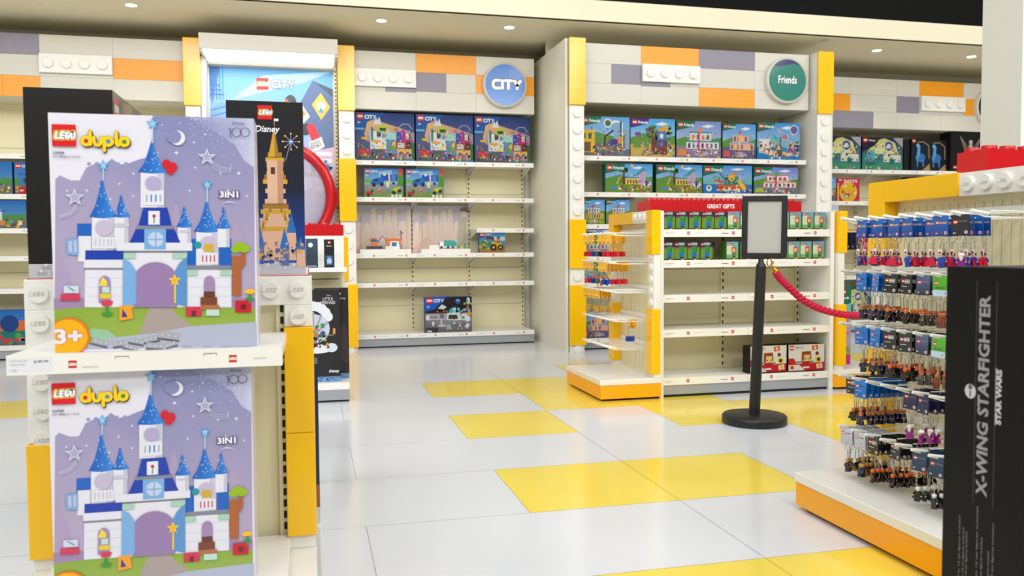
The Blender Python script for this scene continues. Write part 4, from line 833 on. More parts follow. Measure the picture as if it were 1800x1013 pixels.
for x in (-.07, .0, .05):
    m = M(); m.ring((x, -.04, .014), (x, .04, .014), .014, .014, 'print', (40, 40, 44), 12); m.build('wheel', r)
for i, x in enumerate((1.535, 1.565, 1.60)):
    m = M(); m.box(-.01, .01, -.01, .01, 0, .03+.008*i, 'print', (70, 160, 70) if i != 1 else (220, 200, 60)); m.box(-.012, .012, -.012, .012, .03+.008*i, .036+.008*i, 'print', (50, 120, 60)); tag(m.build('toy_bin', loc=(x, 8.66, z0)), 'tiny toy waste bin beside the recycling truck, %s of three' % ('nearest', 'middle', 'farthest')[i], 'toy bin', 'toy bins')
# ---------------------------------------------------------------- island boxes
def a_block(kind):
    def f(w, h):
        A = Art(w, h)
        if kind == 'g':
            A.rect(0, 0, w, h, (110, 160, 50), (120, 150, 60)); A.rect(0, .72*h, w, h, (60, 46, 76)); A.poly([(0, .72*h), (0, .6*h), (.3*w, .66*h), (w, .72*h)], (150, 80, 90)); A.rect(.38*w, .44*h, .78*w, .76*h, (50, 150, 60)); A.rect(.72*w, .46*h, .78*w, .72*h, (30, 100, 40)); A.rect(.36*w, .2*h, .76*w, .44*h, (30, 120, 200)); A.rect(.4*w, .12*h, .72*w, .2*h, (50, 50, 90))
        else:
            A.rect(0, 0, w, h, (130, 190, 50), (120, 180, 220)); A.rect(0, .3*h, .5*w, .8*h, (220, 236, 200)); A.rect(.42*w, .4*h, .82*w, .72*h, (232, 100, 40)); A.rect(.5*w, .44*h, .72*w, .62*h, (246, 206, 160)); A.rect(.45*w, .22*h, .78*w, .42*h, (90, 140, 90)); A.rect(.74*w, .3*h, .82*w, .6*h, (220, 90, 40)); A.rect(.48*w, .14*h, .76*w, .22*h, (80, 70, 70))
        A.rect(0, 0, w, .09*h, (24, 24, 26)); A.rect(.55*w, .02*h, .72*w, .07*h, (230, 230, 230)); A.rect(.76*w, .01*h, .9*w, .09*h, (214, 20, 36))
        A.lego_far(.04*w, .8*h, .2*w); A.rect(.28*w, .83*h, .78*w, .96*h, (226, 226, 228) if kind == 'g' else (170, 190, 200)); A.text(.3*w, .905*h, .045*h, 'BRICK', (60, 50, 70), .03, 'l', .44*w); A.text(.3*w, .845*h, .045*h, 'HEADZ', (60, 50, 70), .03, 'l', .44*w); return A
    return f
gb = ob = None
ORD = ['first', 'second', 'third', 'fourth', 'fifth', 'sixth', 'seventh', 'eighth', 'ninth', 'tenth', 'eleventh', 'twelfth', 'thirteenth', 'fourteenth']
def place_small(xs, z, yf, row, ks):
    global gb, ob
    for i, (x, k) in enumerate(zip(xs, ks)):
        col = 'green' if k == 'g' else 'orange-haired'
        lb = 'small box with %s block figure, %s from left, %s shelf of gift gondola' % (col, ORD[i], row)
        gr = 'small block figure boxes with %s figure' % col
        src = gb if k == 'g' else ob
        if src is None:
            src = carton('boxed_toy_set', lb, x, x+.087, yf, z, .124, .07, a_block(k), (60, 120, 40), gr, top=(70, 60, 90) if k == 'g' else (150, 190, 220))
            if k == 'g': gb = src
            else: ob = src
        else: carton_copy(src, x, x+.087, yf+random.Random(i*3+len(row)).uniform(0, .006), z, lb)
place_small([2.287+i*.0947 for i in range(13)], 1.12, 5.14, 'top', 'ggggg'+'o'*8)
place_small([2.286, 2.374, 2.466, 2.562], .916, 5.14, 'second', 'gggg')
XO = [2.752, 2.858, 2.948, 3.038, 3.130, 3.222, 3.314, 3.412]
for i, x in enumerate(XO):
    carton_copy(ob, x, x+.087, 5.14, .916, 'small box with orange-haired block figure, %s after gap, second shelf of gift gondola' % ORD[i])
for i, x in enumerate((2.664, 2.70)):
    carton_copy(gb, x-.03, x+.057, 5.26+.08*i, .916, 'block figure box pushed back in the second shelf gap, %s' % ('front one', 'rear one')[i])
def a_foot(w, h):
    A = Art(w, h); A.rect(0, 0, w, h, (232, 230, 222)); A.poly([(0, .3*h), (0, .5*h), (.15*w, .5*h), (.22*w, .3*h)], (206, 30, 40)); A.poly([(.5*w, 0), (w, 0), (w, .34*h), (.3*w, .26*h)], (206, 30, 40)); A.poly([(0, .3*h), (w, .34*h), (w, .27*h), (0, .26*h)], (216, 40, 46)); A.rect(0, 0, w, .05*h, (30, 20, 20))
    A.rect(.2*w, .34*h, .7*w, .39*h, (50, 150, 60)); A.poly([(.36*w, .4*h), (.37*w, .74*h), (.62*w, .75*h), (.64*w, .45*h)], (160, 64, 36)); A.rect(.43*w, .4*h, .6*w, .62*h, (240, 206, 120)); A.same([circ(x*w, .47*h, .018*w, 8) for x in (.47, .57)], (40, 30, 30)); A.rect(.38*w, .2*h, .6*w, .38*h, (196, 24, 36)); A.rect(.4*w, .13*h, .58*w, .19*h, (240, 236, 230))
    for i, (x, y, c) in enumerate(((.66, .78, (214, 30, 40)), (.72, .56, (230, 230, 224)), (.76, .34, (246, 220, 40)), (.79, .1, (240, 240, 236)))):
        A.poly([(x*w, y*h), ((x+.16)*w, (y+.03)*h), ((x+.145)*w, (y+.2)*h), ((x-.015)*w, (y+.17)*h)], c); A.circle((x+.075)*w, (y+.1)*h, .05*w, [(240, 200, 100), (110, 50, 40), (80, 40, 30), (236, 190, 50)][i], 10)
    A.circle(.1*w, .17*h, .055*w, (236, 150, 30), 14); A.circle(.1*w, .17*h, .035*w, (206, 30, 40), 12); A.text(.19*w, .84*h, .1*h, 'BRICK', (110, 106, 100), 0, 'l', .24*w); A.lego_far(.03*w, .8*h, .115*w); return A
fb = carton('boxed_toy_set', 'white and red football figure box partly behind the black post, left of two', 2.94, 3.222, 5.15, .128, .192, .1, a_foot, (24, 18, 18), 'white and red football figure boxes', rz=.03)
carton_copy(fb, 3.236, 3.518, 5.15, .128, 'white and red football figure box in the bottom right corner of the gondola')
# ---------------------------------------------------------------- tall boxes on the gondola's right platform
def a_tall(w, h):
    A = Art(w, h); A.rect(0, 0, w, h, (190, 150, 190), (150, 180, 200)); A.rect(0, .72*h, w, h, (0, 112, 90)); A.poly([(0, .72*h), (w, .78*h), (w, .6*h), (0, .66*h)], (110, 190, 190)); A.rect(0, 0, w, .12*h, (196, 20, 130)); A.poly([(0, .12*h), (w, .12*h), (w, .22*h), (0, .18*h)], (130, 170, 60)); A.clutter(.1*w, .15*h, .9*w, .62*h, 26, [(230, 170, 60), (90, 150, 80), (240, 240, 240), (90, 160, 190), (210, 100, 160)], 3, .2); A.lego_far(.2*w, .88*h, .42*w); A.text(.5*w, .83*h, .035*h, 'Friends', (250, 250, 250), .02, 'c', .7*w); return A
tb = carton('boxed_toy_set', 'tall green-topped box on the right platform, edge against yellow bricks', 3.60, 3.715, 5.30, .143, .575, .12, a_tall, (0, 100, 80), 'tall green-topped boxes', mt='print')
carton_copy(tb, 3.722, 3.837, 5.30, .143, 'tall green-topped box above the rope end, beside mint boxes')
# ================================================================ front tower with big boxes
T = thing('display_tower', 'white and yellow toy-brick tower stand in the left foreground', 'display', (-.365, 2.45, 0))
def Tl(m, name, par=T, bevel=0):
    o = m.build(name, par, bevel=bevel); o.location = (.365, -2.45, 0) if par is T else (0, 0, 0); return o
m = M(); m.box(-.738, .008, 2.05, 2.46, 0, .02, 'kick_black'); m.box(-.738, .008, 2.04, 2.46, .018, .138, 'white_plastic'); m.box(-.738, .022, 2.56, 3.6, .0, .165, 'white_plastic'); Tl(m, 'platform', bevel=.003)
m = M(); m.box(-.665, -.07, 2.495, 2.51, .14, .9, 'cream_panel'); m.box(-.72, -.006, 2.53, 3.6, .16, .915, 'white_metal'); m.box(-.69, -.40, 2.4945, 2.4955, .40, .403, 'slot_dark'); Tl(m, 'back_body')
for x0, x1 in ((-.665, -.645), (-.094, -.072)):
    m = M(); m.box(x0, x1, 2.475, 2.495, .14, .85, 'cream_panel'); z = .19
    while z < .83: m.box((x0+x1)/2-.0, (x0+x1)/2+.009, 2.4735, 2.476, z, z+.021, 'kick_black'); z += .0333
    Tl(m, 'slotted_upright')
PT = .0786
def tow_white(x0, x1, z0, z1, pts, nm='white_brick'):
    m = M(); m.box(x0, x1, 2.452, 2.52, z0, z1, 'white_plastic'); o = Tl(m, nm, bevel=.0025)
    for x, z in pts:
        s = M(); studs_y(s, [(x, 2.452, z)], .0243, .0125, 'white_plastic', 40); emboss(s, x, 2.4395, z, .0095, 'white_plastic'); s.build('stud', o)
    return o
tow_white(-.738, .007, .845, .927, [(-.033-.0742*i, .889) for i in range(10)])
tow_white(-.071, .007, .782, .845, [(-.033, .812)])
tow_white(-.738, -.660, .485, .845, [(-.700, .889-PT*k) for k in range(1, 6)])
for a, b in ((.478, .7815), (.178, .477)):
    m = M(); m.box(-.073, .009, 2.438, 2.52, a, b, 'brick_yellow'); Tl(m, 'yellow_brick', bevel=.003)
m = M(); m.box(-.742, -.658, 2.438, 2.52, .172, .4845, 'brick_yellow'); Tl(m, 'yellow_brick', bevel=.003)
tow_white(-.736, -.662, .138, .172, []); tow_white(-.069, .005, .138, .178, [])
m = M(); m.box(-.6595, -.650, 2.46, 2.5, .835, .925, 'brick_yellow'); Tl(m, 'yellow_brick')
m = M(); m.box(-.735, .0, 2.47, 3.58, .9275, .9295, 'brick_red'); m.box(-.73, -.004, 2.475, 3.57, .9295, .9305, 'white_plastic'); Tl(m, 'top_tray')
for z, fl_ in ((.768, 1), (.176, 0)):
    m = M(); m.box(-.664, -.066, 2.075, 2.47, z-.03, z, 'white_plastic'); m.box(-.664, -.066, 2.075, 2.09, z-.045, z, 'white_plastic'); o = Tl(m, 'shelf', bevel=.003)
    s = M(); s.box(-.6635, -.0665, 2.0715, 2.0745, z-.045, z-.001, 'white_plastic'); A = Art(.597, .044)
    if fl_:
        A.rect(.002, .006, .095, .038, (228, 230, 234)); A.text(.008, .029, .0055, 'LEGO Duplo 3in1', (110, 112, 122), 0, 'l', .034); A.text(.008, .021, .0055, 'Magical Castle', (110, 112, 122), 0, 'l', .03); A.text(.008, .009, .004, '10998', (110, 112, 122)); A.text(.056, .026, .0068, '$189.99', (50, 50, 58), .02, 'l', .03)
        for x in (.127, .475): A.lego(x, .012, .0175)
        for x in (.225, .418): A.rect(x, .034, x+.03, .036, (130, 128, 126)); A.rect(x, .029, x+.001, .036, (130, 128, 126)); A.rect(x+.029, .029, x+.03, .036, (130, 128, 126))
        A.rect(.155, .012, .19, .015, (206, 206, 204)); A.rect(.53, .018, .56, .021, (206, 206, 204))
    A.stamp(s, (-.6635, 2.0715, z-.045), (1, 0, 0), (0, 0, 1), (0, -1, 0), eps=1e-5); s.build('price_strip', o)

# ---- castle play set carton: printed front drawn in the box's own plane
W0, H0 = .447, .548
def q(x, y):
    L = 82+(y-193)/424*18; R = 448+(y-205)/400*7; t = 193+(x-82)/366*12; b = 617-(x-100)/355*12
    return ((x-L)/(R-L)*W0, (b-y)/(b-t)*H0)
def P(A, pts, c): A.poly([q(*p_) for p_ in pts], c)
def Rr(A, x0, y0, x1, y1, c): P(A, [(x0, y1), (x1, y1), (x1, y0), (x0, y0)], c)
K = W0/360
A = Art(W0, H0)
WHT = (226, 224, 236)
A.rect(0, 0, W0, H0, WHT)
sky1, sky2 = (132, 136, 182), (184, 168, 196)
P(A, [(96, 560), (96, 310), (103, 303), (122, 312), (137, 312), (148, 290), (165, 282), (180, 284), (192, 274), (206, 284), (222, 282), (238, 276), (252, 272), (262, 240), (264, 198), (448, 205), (450, 560)],
  [sky2, (160, 154, 190), (160, 154, 190), (160, 154, 190), (158, 152, 188), (152, 148, 188), (152, 148, 188), (152, 148, 188), (146, 144, 186), (146, 144, 186), (146, 144, 186), (142, 142, 186), (138, 140, 184), (134, 138, 182), sky1, sky1, sky2])
for x in (150, 163, 200, 214): Rr(A, x, 280, x+6, 286, (152, 148, 188))
P(A, [(325, 199), (448, 204), (448, 290), (430, 278), (412, 250), (380, 230), (350, 214)], [(140, 144, 190), (190, 194, 222), (200, 202, 228), (182, 184, 216), (170, 172, 208), (150, 154, 196), (140, 144, 190)])
rr = random.Random(2)
for k in range(150):
    x = rr.uniform(330, 446); y = 200+(x-330)*.55+rr.gauss(0, 16); r = rr.uniform(.3, .9)*K
    a, b = q(x, max(205, y)); A.o.append((A.L+1, circ(a, b, r, 5), (236, 238, 250)))
A.L += 1
for x, y, r in ((206, 318, 2), (230, 300, 2), (290, 232, 2.4), (306, 264, 3), (172, 322, 2), (358, 232, 2), (338, 246, 2), (420, 300, 3), (330, 330, 2), (386, 300, 2), (130, 345, 2), (150, 330, 2), (340, 290, 2), (400, 330, 2.4), (435, 340, 2), (300, 300, 2), (116, 330, 2), (230, 340, 2), (190, 345, 2), (312, 212, 1.5), (280, 215, 1.5)):
    a, b = q(x, y); A.star(a, b, r*K*1.5, (240, 240, 252), 4, .3)
for pts in ([(214, 440), (232, 380), (252, 440)], [(282, 440), (305, 350), (332, 440)], [(398, 440), (412, 385), (442, 440)], [(96, 545), (100, 420), (128, 500), (140, 545)]): P(A, pts, (172, 156, 190))
P(A, [(96, 545), (96, 520), (450, 520), (450, 545)], (160, 132, 172))
P(A, [(96, 612), (96, 540), (180, 534), (450, 538), (450, 606)], [(150, 176, 70), (140, 170, 60), (130, 164, 50), (140, 170, 60), (160, 180, 90)])
P(A, [(240, 590), (250, 560), (262, 530), (296, 530), (306, 548), (330, 565), (330, 590)], (170, 156, 152))
P(A, [(96, 612), (160, 600), (196, 590), (270, 582), (330, 570), (452, 562), (453, 606)], (178, 184, 206))
P(A, [(148, 584), (160, 574), (186, 576), (202, 588), (176, 596)], (150, 196, 160))
# grey loose bricks
for x, y, s_, a in ((176, 598, 16, .4), (210, 600, 15, -.2), (238, 596, 14, .3), (262, 592, 15, -.3), (294, 586, 20, .2), (270, 604, 16, .1), (228, 608, 14, .6), (296, 602, 12, -.5)):
    ca, sa = math.cos(a), math.sin(a); pt = [(x+(u*ca-v*sa)*s_, y+(u*sa+v*ca)*s_*.6) for u, v in ((-1, -.5), (1, -.5), (1, .5), (-1, .5))]
    P(A, [(pt[3][0], pt[3][1]+4), (pt[2][0], pt[2][1]+4), pt[2], pt[1], pt[0], pt[3]], (96, 98, 108)); P(A, pt, (170, 172, 184))
    for u in (-.6, 0, .6): cx, cy = q(x+(u*ca)*s_, y+(u*sa)*s_*.6); A.circle(cx, cy, 1.8*K, (200, 202, 214), 8)
# three-tower toy castle (a plain one)
bl, bd, wh, ws, gy, lb = (22, 96, 190), (20, 60, 170), (226, 226, 236), (196, 196, 214), (132, 134, 150), (120, 172, 222)
def tower(x, yt, yb, w_, hc):      # shaft then cone
    Rr(A, x-w_/2, yt, x+w_/2, yb, wh); P(A, [(x+w_*.2, yb), (x+w_/2, yb), (x+w_/2, yt), (x+w_*.2, yt)], ws)
    a, b = q(x, yt); A.cone(a, b, w_*1.22*K, hc*K, bl, (50, 130, 214))
    r3 = random.Random(int(x))
    for k in range(12):
        v = r3.uniform(.04, .7); u = r3.uniform(-1, 1)*(.5-.4*v)*w_*.9; a2, b2 = q(x+u, yt-hc*v); A.star(a2, b2, 1.5*K, (230, 236, 250), 4, .35)
Rr(A, 134, 388, 158, 420, bl); Rr(A, 136, 410, 158, 455, wh); Rr(A, 148, 435, 214, 452, bd); Rr(A, 146, 452, 214, 470, wh); Rr(A, 146, 466, 214, 470, gy); Rr(A, 148, 470, 214, 536, wh)
for y in (484, 500, 516): Rr(A, 150, y, 214, y+.8, ws)
Rr(A, 214, 438, 326, 536, wh); Rr(A, 214, 434, 326, 440, gy); Rr(A, 326, 462, 408, 470, gy); Rr(A, 326, 470, 406, 536, wh); Rr(A, 326, 415, 345, 462, bl); Rr(A, 384, 415, 406, 462, bl)
for y in (484, 500, 516): Rr(A, 328, y, 404, y+.8, ws)
tower(178, 376, 435, 38, 66); tower(210, 376, 432, 25, 40); tower(264, 298, 360, 42, 54); tower(321, 394, 432, 24, 38); tower(362, 402, 462, 40, 55); tower(392, 396, 430, 22, 40)
Rr(A, 198, 388, 224, 394, ws); Rr(A, 312, 400, 332, 404, ws)
for x, y0, y1, s_ in ((178, 312, 286, 9), (264, 247, 213, 10), (362, 350, 320, 9)):
    Rr(A, x-1.2, y1, x+1.2, y0, (170, 206, 240)); a, b = q(x, y1); A.star(a, b, s_*K*1.25, (80, 160, 220)); A.star(a, b, s_*K*.8, (150, 202, 240))
P(A, [(238, 398), (248, 360), (290, 360), (300, 398)], bd); P(A, [(224, 422), (236, 396), (302, 396), (314, 422)], bd); Rr(A, 236, 392, 302, 398, gy); Rr(A, 202, 422, 335, 436, wh)
Rr(A, 250, 398, 288, 434, lb); a, b = q(270, 416); A.circle(a, b, 14*K, (196, 206, 232), 16); Rr(A, 268.8, 402, 271.2, 430, lb); Rr(A, 256, 415, 284, 417.4, lb)
Rr(A, 257, 366, 277, 390, (226, 232, 240)); a, b = q(267, 375); A.circle(a, b, 3.4*K, (200, 30, 60), 10); Rr(A, 266, 378, 268, 388, (60, 130, 70)); Rr(A, 248, 330, 284, 356, wh)
for x in (254, 262, 270, 278): Rr(A, x-1.4, 337, x+1.4, 350, (60, 130, 200) if x in (262, 270) else (170, 170, 190))
a, b = q(265, 318); A.circle(a, b, 14*K, (176, 168, 206), 16)
a, b = q(180, 396); A.circle(a, b, 15*K, (196, 184, 212), 16); Rr(A, 160, 412, 198, 432, wh)
for x in (166, 173, 180, 187, 193): Rr(A, x-1.5, 415, x+1.5, 428, ws)
a, b = q(364, 424); A.circle(a, b, 15*K, (196, 184, 212), 16); Rr(A, 356, 424, 374, 438, (206, 170, 60)); Rr(A, 348, 440, 382, 460, wh)
for x in (354, 361, 368, 375): Rr(A, x-1.2, 444, x+1.2, 456, (200, 50, 90))
a, b = q(345, 426); A.circle(a, b, 7*K, (20, 150, 160), 12); P(A, [(116, 416), (136, 414), (137, 444), (118, 442)], lb); P(A, [(120, 420), (125, 418), (126, 438), (121, 438)], (200, 190, 214)); P(A, [(129, 418), (133, 418), (134, 438), (130, 438)], (200, 190, 214))
# gate
A.poly([q(232, 536)]+[q(270+38*math.cos(t), 488-32*math.sin(t)) for t in [PI*(1-k/14) for k in range(15)]]+[q(308, 536)], (150, 124, 172)); Rr(A, 214, 440, 235, 450, (168, 206, 186)); Rr(A, 300, 440, 326, 450, (168, 206, 186)); Rr(A, 326, 470, 345, 480, (168, 206, 186)); Rr(A, 386, 470, 408, 480, (168, 206, 186))
P(A, [(213, 535), (236, 530), (236, 472), (226, 456), (213, 450)], lb); P(A, [(306, 530), (326, 535), (326, 446), (312, 458), (304, 472)], (90, 146, 204))
for cx_, w_ in ((182, 20), (366, 20)):
    A.poly([q(cx_-w_/2, 528)]+[q(cx_+w_/2*math.cos(t), 492-12*math.sin(t)) for t in [PI*(1-k/8) for k in range(9)]]+[q(cx_+w_/2, 528)], (160, 134, 178))
Rr(A, 174, 512, 193, 520, (232, 200, 40)); P(A, [(172, 498), (178, 482), (186, 490), (186, 498)], (240, 214, 60)); Rr(A, 178, 500, 190, 510, (190, 222, 206))
Rr(A, 108, 512, 140, 524, (206, 60, 90)); Rr(A, 113, 498, 138, 511, (210, 214, 232)); P(A, [(118, 500), (130, 508), (134, 508), (122, 500)], (60, 150, 160))
for x0, c in ((165, (210, 60, 90)),): a, b = q(186, 531); A.circle(a, b, 9*K, c, 12, 4*K); a, b = q(186, 527); A.circle(a, b, 11*K, c, 12, 4*K); Rr(A, 184, 534, 188, 552, (50, 150, 60)); a, b = q(187, 548); A.circle(a, b, 10*K, (60, 150, 60), 10, 4*K)
P(A, [(207, 534), (228, 532), (232, 556), (208, 560)], (240, 160, 40)); P(A, [(213, 538), (222, 553), (212, 554)], (50, 60, 140))
Rr(A, 324, 535, 352, 552, (206, 50, 80)); Rr(A, 334, 542, 342, 552, (120, 30, 50)); Rr(A, 350, 532, 384, 540, (176, 110, 70)); Rr(A, 350, 518, 380, 532, (120, 64, 44)); Rr(A, 356, 508, 376, 518, (100, 54, 36)); Rr(A, 360, 540, 384, 551, (190, 220, 206))
P(A, [(407, 500), (407, 445), (420, 445), (432, 438), (432, 460), (424, 470), (424, 516), (408, 516)], (170, 96, 56))
for x, y, r_ in ((414, 434, 9), (430, 432, 11), (422, 428, 11)): a, b = q(x, y); A.circle(a, b, r_*K, (146, 186, 30), 12, r_*K*.75)
Rr(A, 413, 524, 442, 545, (196, 24, 44)); a, b = q(428, 535); A.circle(a, b, 6*K, (120, 14, 30), 10); a, b = q(440, 508); A.circle(a, b, 10*K, (246, 190, 30), 12, 5*K); Rr(A, 438, 512, 442, 528, (50, 140, 60)); a, b = q(440, 520); A.circle(a, b, 8*K, (50, 150, 60), 10, 3*K)
# yellow star wand, balloons, moon, shooting stars
Rr(A, 303, 494, 306, 528, (246, 206, 40)); a, b = q(304, 488); A.star(a, b, 12*K, (250, 206, 40)); A.star(a, b, 7*K, (240, 170, 30))
for x, y in ((289, 284), (300, 289), (296, 294)): a, b = q(x, y); A.circle(a, b, 8*K, (206, 24, 44), 14, 9*K)
a, b = q(308, 238); A.circle(a, b, 14*K, (226, 226, 240), 24); a, b = q(302, 236); A.circle(a, b, 13*K, (134, 138, 182), 24)
for x, y in ((362, 272), (130, 342)):
    a, b = q(x, y); A.star(a, b, 17*K, (214, 214, 232)); A.star(a, b, 12*K, (170, 168, 202)); 
    for k in range(3):
        sg = 1 if x > 200 else -1
        if sg > 0: ln = [q(x+8, y+6+5*k), q(x+22, y+17+4*k), q(x+42, y+20+3*k), q(x+(44), y+12+5*k)]
        else: ln = [q(x+4, y+12+4*k), q(x-8, y+26+3*k), q(x-26, y+32+2*k)]
        A.stroke([ln], .9*K, (206, 206, 226))
a, b = q(402, 342)
A.text(a, b-2.4*K, 15*K, '3IN1', (90, 80, 130), .09, 'c', 38*K); A.text(a, b-1*K, 12.5*K, '3IN1', (246, 246, 252), .03, 'c', 34*K); P(A, [(388, 353), (402, 349), (418, 353), (402, 351)], (220, 220, 236))
# names row and age badge
for nm, x in (('Minnie', 327), ('Mickey', 363), ('Daisy', 398), ('Donald', 433)): a, b = q(x, 607); A.text(a, b, 3.4*K, nm, (120, 124, 150), 0, 'c', 16*K)
a, b = q(123, 588); bc = circ(a, b, 35*K, 30); A.poly([(max(0, x), max(0, y)) for x, y in bc], (238, 120, 20)); bc = circ(a-1.5*K, b-1*K, 32.5*K, 30); A.poly([(max(0, x), max(0, y)) for x, y in bc], (252, 178, 14)); A.rect(0, 0, 22*K, 26*K, (252, 178, 14))
A.text(a-1*K, b-15*K, 31*K, '3+', (220, 90, 20), .075, 'c', 51*K); A.text(a-1*K, b-14*K, 29*K, '3+', (232, 230, 236), .045, 'c', 48*K)
# marks
a, b = q(91, 252); A.lego(a, b, 40*K)
def duplo(x, y, k):           # soft rounded lettering
    r = 8.2*k; L = []
    def ring(cx): return [(cx+r*math.cos(t*PI/8), y+r*math.sin(t*PI/8)) for t in range(17)]
    cx = x+r; L += [ring(cx), [(cx+r, y-r*.9), (cx+r, y+2.5*r)]]; dots = [(cx, (206, 30, 50))]
    cx2 = cx+2.75*r; L += [[(cx2-r*.85, y+r), (cx2-r*.85, y-r*.2), (cx2-r*.4, y-r), (cx2+r*.4, y-r), (cx2+r*.85, y-r*.2), (cx2+r*.85, y+r)]]
    cx3 = cx2+2.6*r; L += [ring(cx3), [(cx3-r, y+r*.9), (cx3-r, y-2.4*r)]]; dots += [(cx3, (50, 150, 210))]
    L += [[(cx3+2.0*r, y+2.5*r), (cx3+2.0*r, y-r*.5), (cx3+2.4*r, y-r)]]; cx4 = cx3+3.9*r; L += [ring(cx4)]; dots += [(cx4, (40, 150, 60))]
    sh = [[(a_+1.2*k, b_-1.6*k) for a_, b_ in l] for l in L]
    A.stroke(sh, 8.6*k, (30, 20, 10)); A.stroke(L, 8.2*k, (60, 40, 10)); A.stroke(L, 7.0*k, (252, 206, 20))
    for d, c in dots: A.circle(d, y, r*.5, c, 14)
a, b = q(141, 243); duplo(a, b, K*.86)
a, b = q(92, 266); A.text(a, b, 5*K, '10998', (80, 78, 100), .02, 'l', 19*K); a, b = q(92, 272.5); A.text(a, b, 4.6*K, '3in1 Magical Castle', (100, 98, 120), .01, 'l', 46*K)
a, b = q(419, 217); A.text(a, b, 7*K, 'Disney', (60, 56, 90), 0, 'c', 22*K, slant=.25)
a, b = q(400, 238); A.stroke([[(a+2*K, b+16*K), (a+5*K, b+18*K), (a+5*K, b)]], 1.2*K, (60, 56, 90))
for cx_ in (416, 432): a, b = q(cx_, 229); A.stroke([circ(a, b, 8.4*K, 22)+[circ(a, b, 8.4*K, 22)[0]]], 1.2*K, (60, 56, 90))
def dside(m, w, h, d): pass
dbox = carton('boxed_play_set', 'large lilac castle play set box on the upper shelf of the left tower', -.570, -.123, 2.10, .7685, H0, .12, A, (214, 212, 226), 'large castle play set boxes', mt='print', eps=1.2e-5)
dlow = carton_copy(dbox, -.588, -.141, 2.10, .1765, 'large lilac castle play set box on the lower shelf, cut by the bottom edge')
# ---- black boxes on the tower top
m = M(); m.box(0, .221, 0, .5, 0, .512, 'print', (13, 10, 9)); A = Art(.221, .512); A.rect(0, 0, .221, .036, (196, 196, 200))
for i in range(6):
    for j in range(2): A.rect(.02+.034*i+(j*.012), .004+.016*j, .045+.034*i+(j*.012), .016+.016*j, (168, 168, 174)); A.circle(.03+.034*i+j*.012, .017+.016*j, .004, (224, 224, 226), 8)
A.clutter(.08, .40, .14, .47, 8, [(24, 22, 24), (20, 20, 30)], 3, .03); A.rect(.098, .22, .112, .224, (60, 54, 50)); A.stamp(m, (0, 0, 0), (1, 0, 0), (0, 0, 1), (0, -1, 0), eps=2e-5)
A = Art(.5, .512); A.rect(0, 0, .5, .512, (120, 104, 50), (92, 80, 56)); A.rect(0, 0, .012, .512, (20, 14, 10)); A.lego(.02, .44, .055); A.poly([(.13, .5), (.25, .512), (.5, .3), (.5, .1), (.15, .1)], (150, 120, 60)); A.clutter(.1, .05, .45, .45, 60, [(150, 120, 50), (90, 80, 60), (60, 70, 100), (190, 160, 90)], 5, .08)
A.stamp(m, (.221, 0, 0), (0, 1, 0), (0, 0, 1), (1, 0, 0), eps=2e-5)
tag(m.build('boxed_toy_set', loc=(-.738, 2.5, .9315)), 'large plain black box standing on the tower top behind the castle play set box', 'box')
Wc, Hc = .213, .499; A = Art(Wc, Hc)
A.rect(0, 0, Wc, Hc, (16, 60, 150), (14, 12, 14)); A.rect(0, .5*Hc, Wc, Hc, (16, 22, 46), (16, 14, 14)); A.rect(0, .06*Hc, Wc, .5*Hc, (14, 70, 166), (16, 22, 46)); A.rect(0, 0, Wc, .065*Hc, (188, 186, 196))
for i in range(9): A.circle(.012+.024*i, .018+.008*(i % 3), .008, (160, 158, 170), 10); A.circle(.012+.024*i, .018+.008*(i % 3), .006, (206, 204, 212), 10)
g1, g2, pk = (206, 160, 50), (160, 116, 36), (222, 178, 150)
cx = .132
def bl_(x0, y0, x1, y1, c): A.rect(x0, y0, x1, y1, c)
A.poly([(cx-.055, .04), (cx-.05, .15), (cx-.036, .15), (cx-.034, .2), (cx+.034, .2), (cx+.036, .15), (cx+.05, .15), (cx+.055, .04)], pk)
for z_, w_, c in ((.125, .05, g1), (.15, .045, pk), (.175, .042, g1), (.19, .036, g2), (.205, .03, pk), (.235, .028, pk), (.262, .034, g1), (.275, .03, g2), (.285, .024, g1), (.31, .023, pk), (.325, .026, g1), (.34, .02, g2)): bl_(cx-w_, z_, cx+w_, z_+.013, c)
bl_(cx-.022, .205, cx+.022, .33, pk); bl_(cx+.006, .205, cx+.022, .33, (190, 140, 110)); bl_(cx-.012, .29, cx+.0, .31, (70, 50, 40)); A.poly([(cx-.018, .34), (cx, .43), (cx+.012, .34)], g1); A.poly([(cx, .34), (cx, .43), (cx+.012, .34)], g2); bl_(cx-.001, .43, cx+.001, .45, g1); bl_(cx, .443, cx+.012, .45, (240, 240, 236))
for k in range(9):
    for s_ in (-1, 1): A.poly([(cx+s_*(.012+.005*k), .18-.012*k), (cx+s_*(.02+.005*k), .18-.012*k), (cx+s_*(.016+.005*k), .21-.012*k)], g1 if k % 2 else g2)
for x, y, h_ in ((.085, .06, .07), (.175, .10, .06), (.20, .05, .04), (.155, .055, .06), (.075, .13, .06)): bl_(x-.012, y-.03, x+.012, y+.02, pk if x > .16 else (90, 110, 160)); A.poly([(x-.014, y+.02), (x+.014, y+.02), (x, y+.02+h_)], (40, 110, 190))
A.clutter(.06, .035, .205, .09, 60, [(70, 96, 150), (100, 110, 140), g1, (40, 90, 170), pk], 8, .05)
for k in range(8): t = k*PI/4; A.stroke([[(.178, .385), (.178+.022*math.cos(t), .385+.022*math.sin(t))]], .0016, (196, 150, 210)); A.circle(.178+.023*math.cos(t), .385+.023*math.sin(t), .0025, (226, 220, 60), 7)
A.circle(.178, .385, .005, (120, 220, 230), 8); A.stroke([[(.176, .38), (.162, .33)]], .0014, (170, 170, 180))
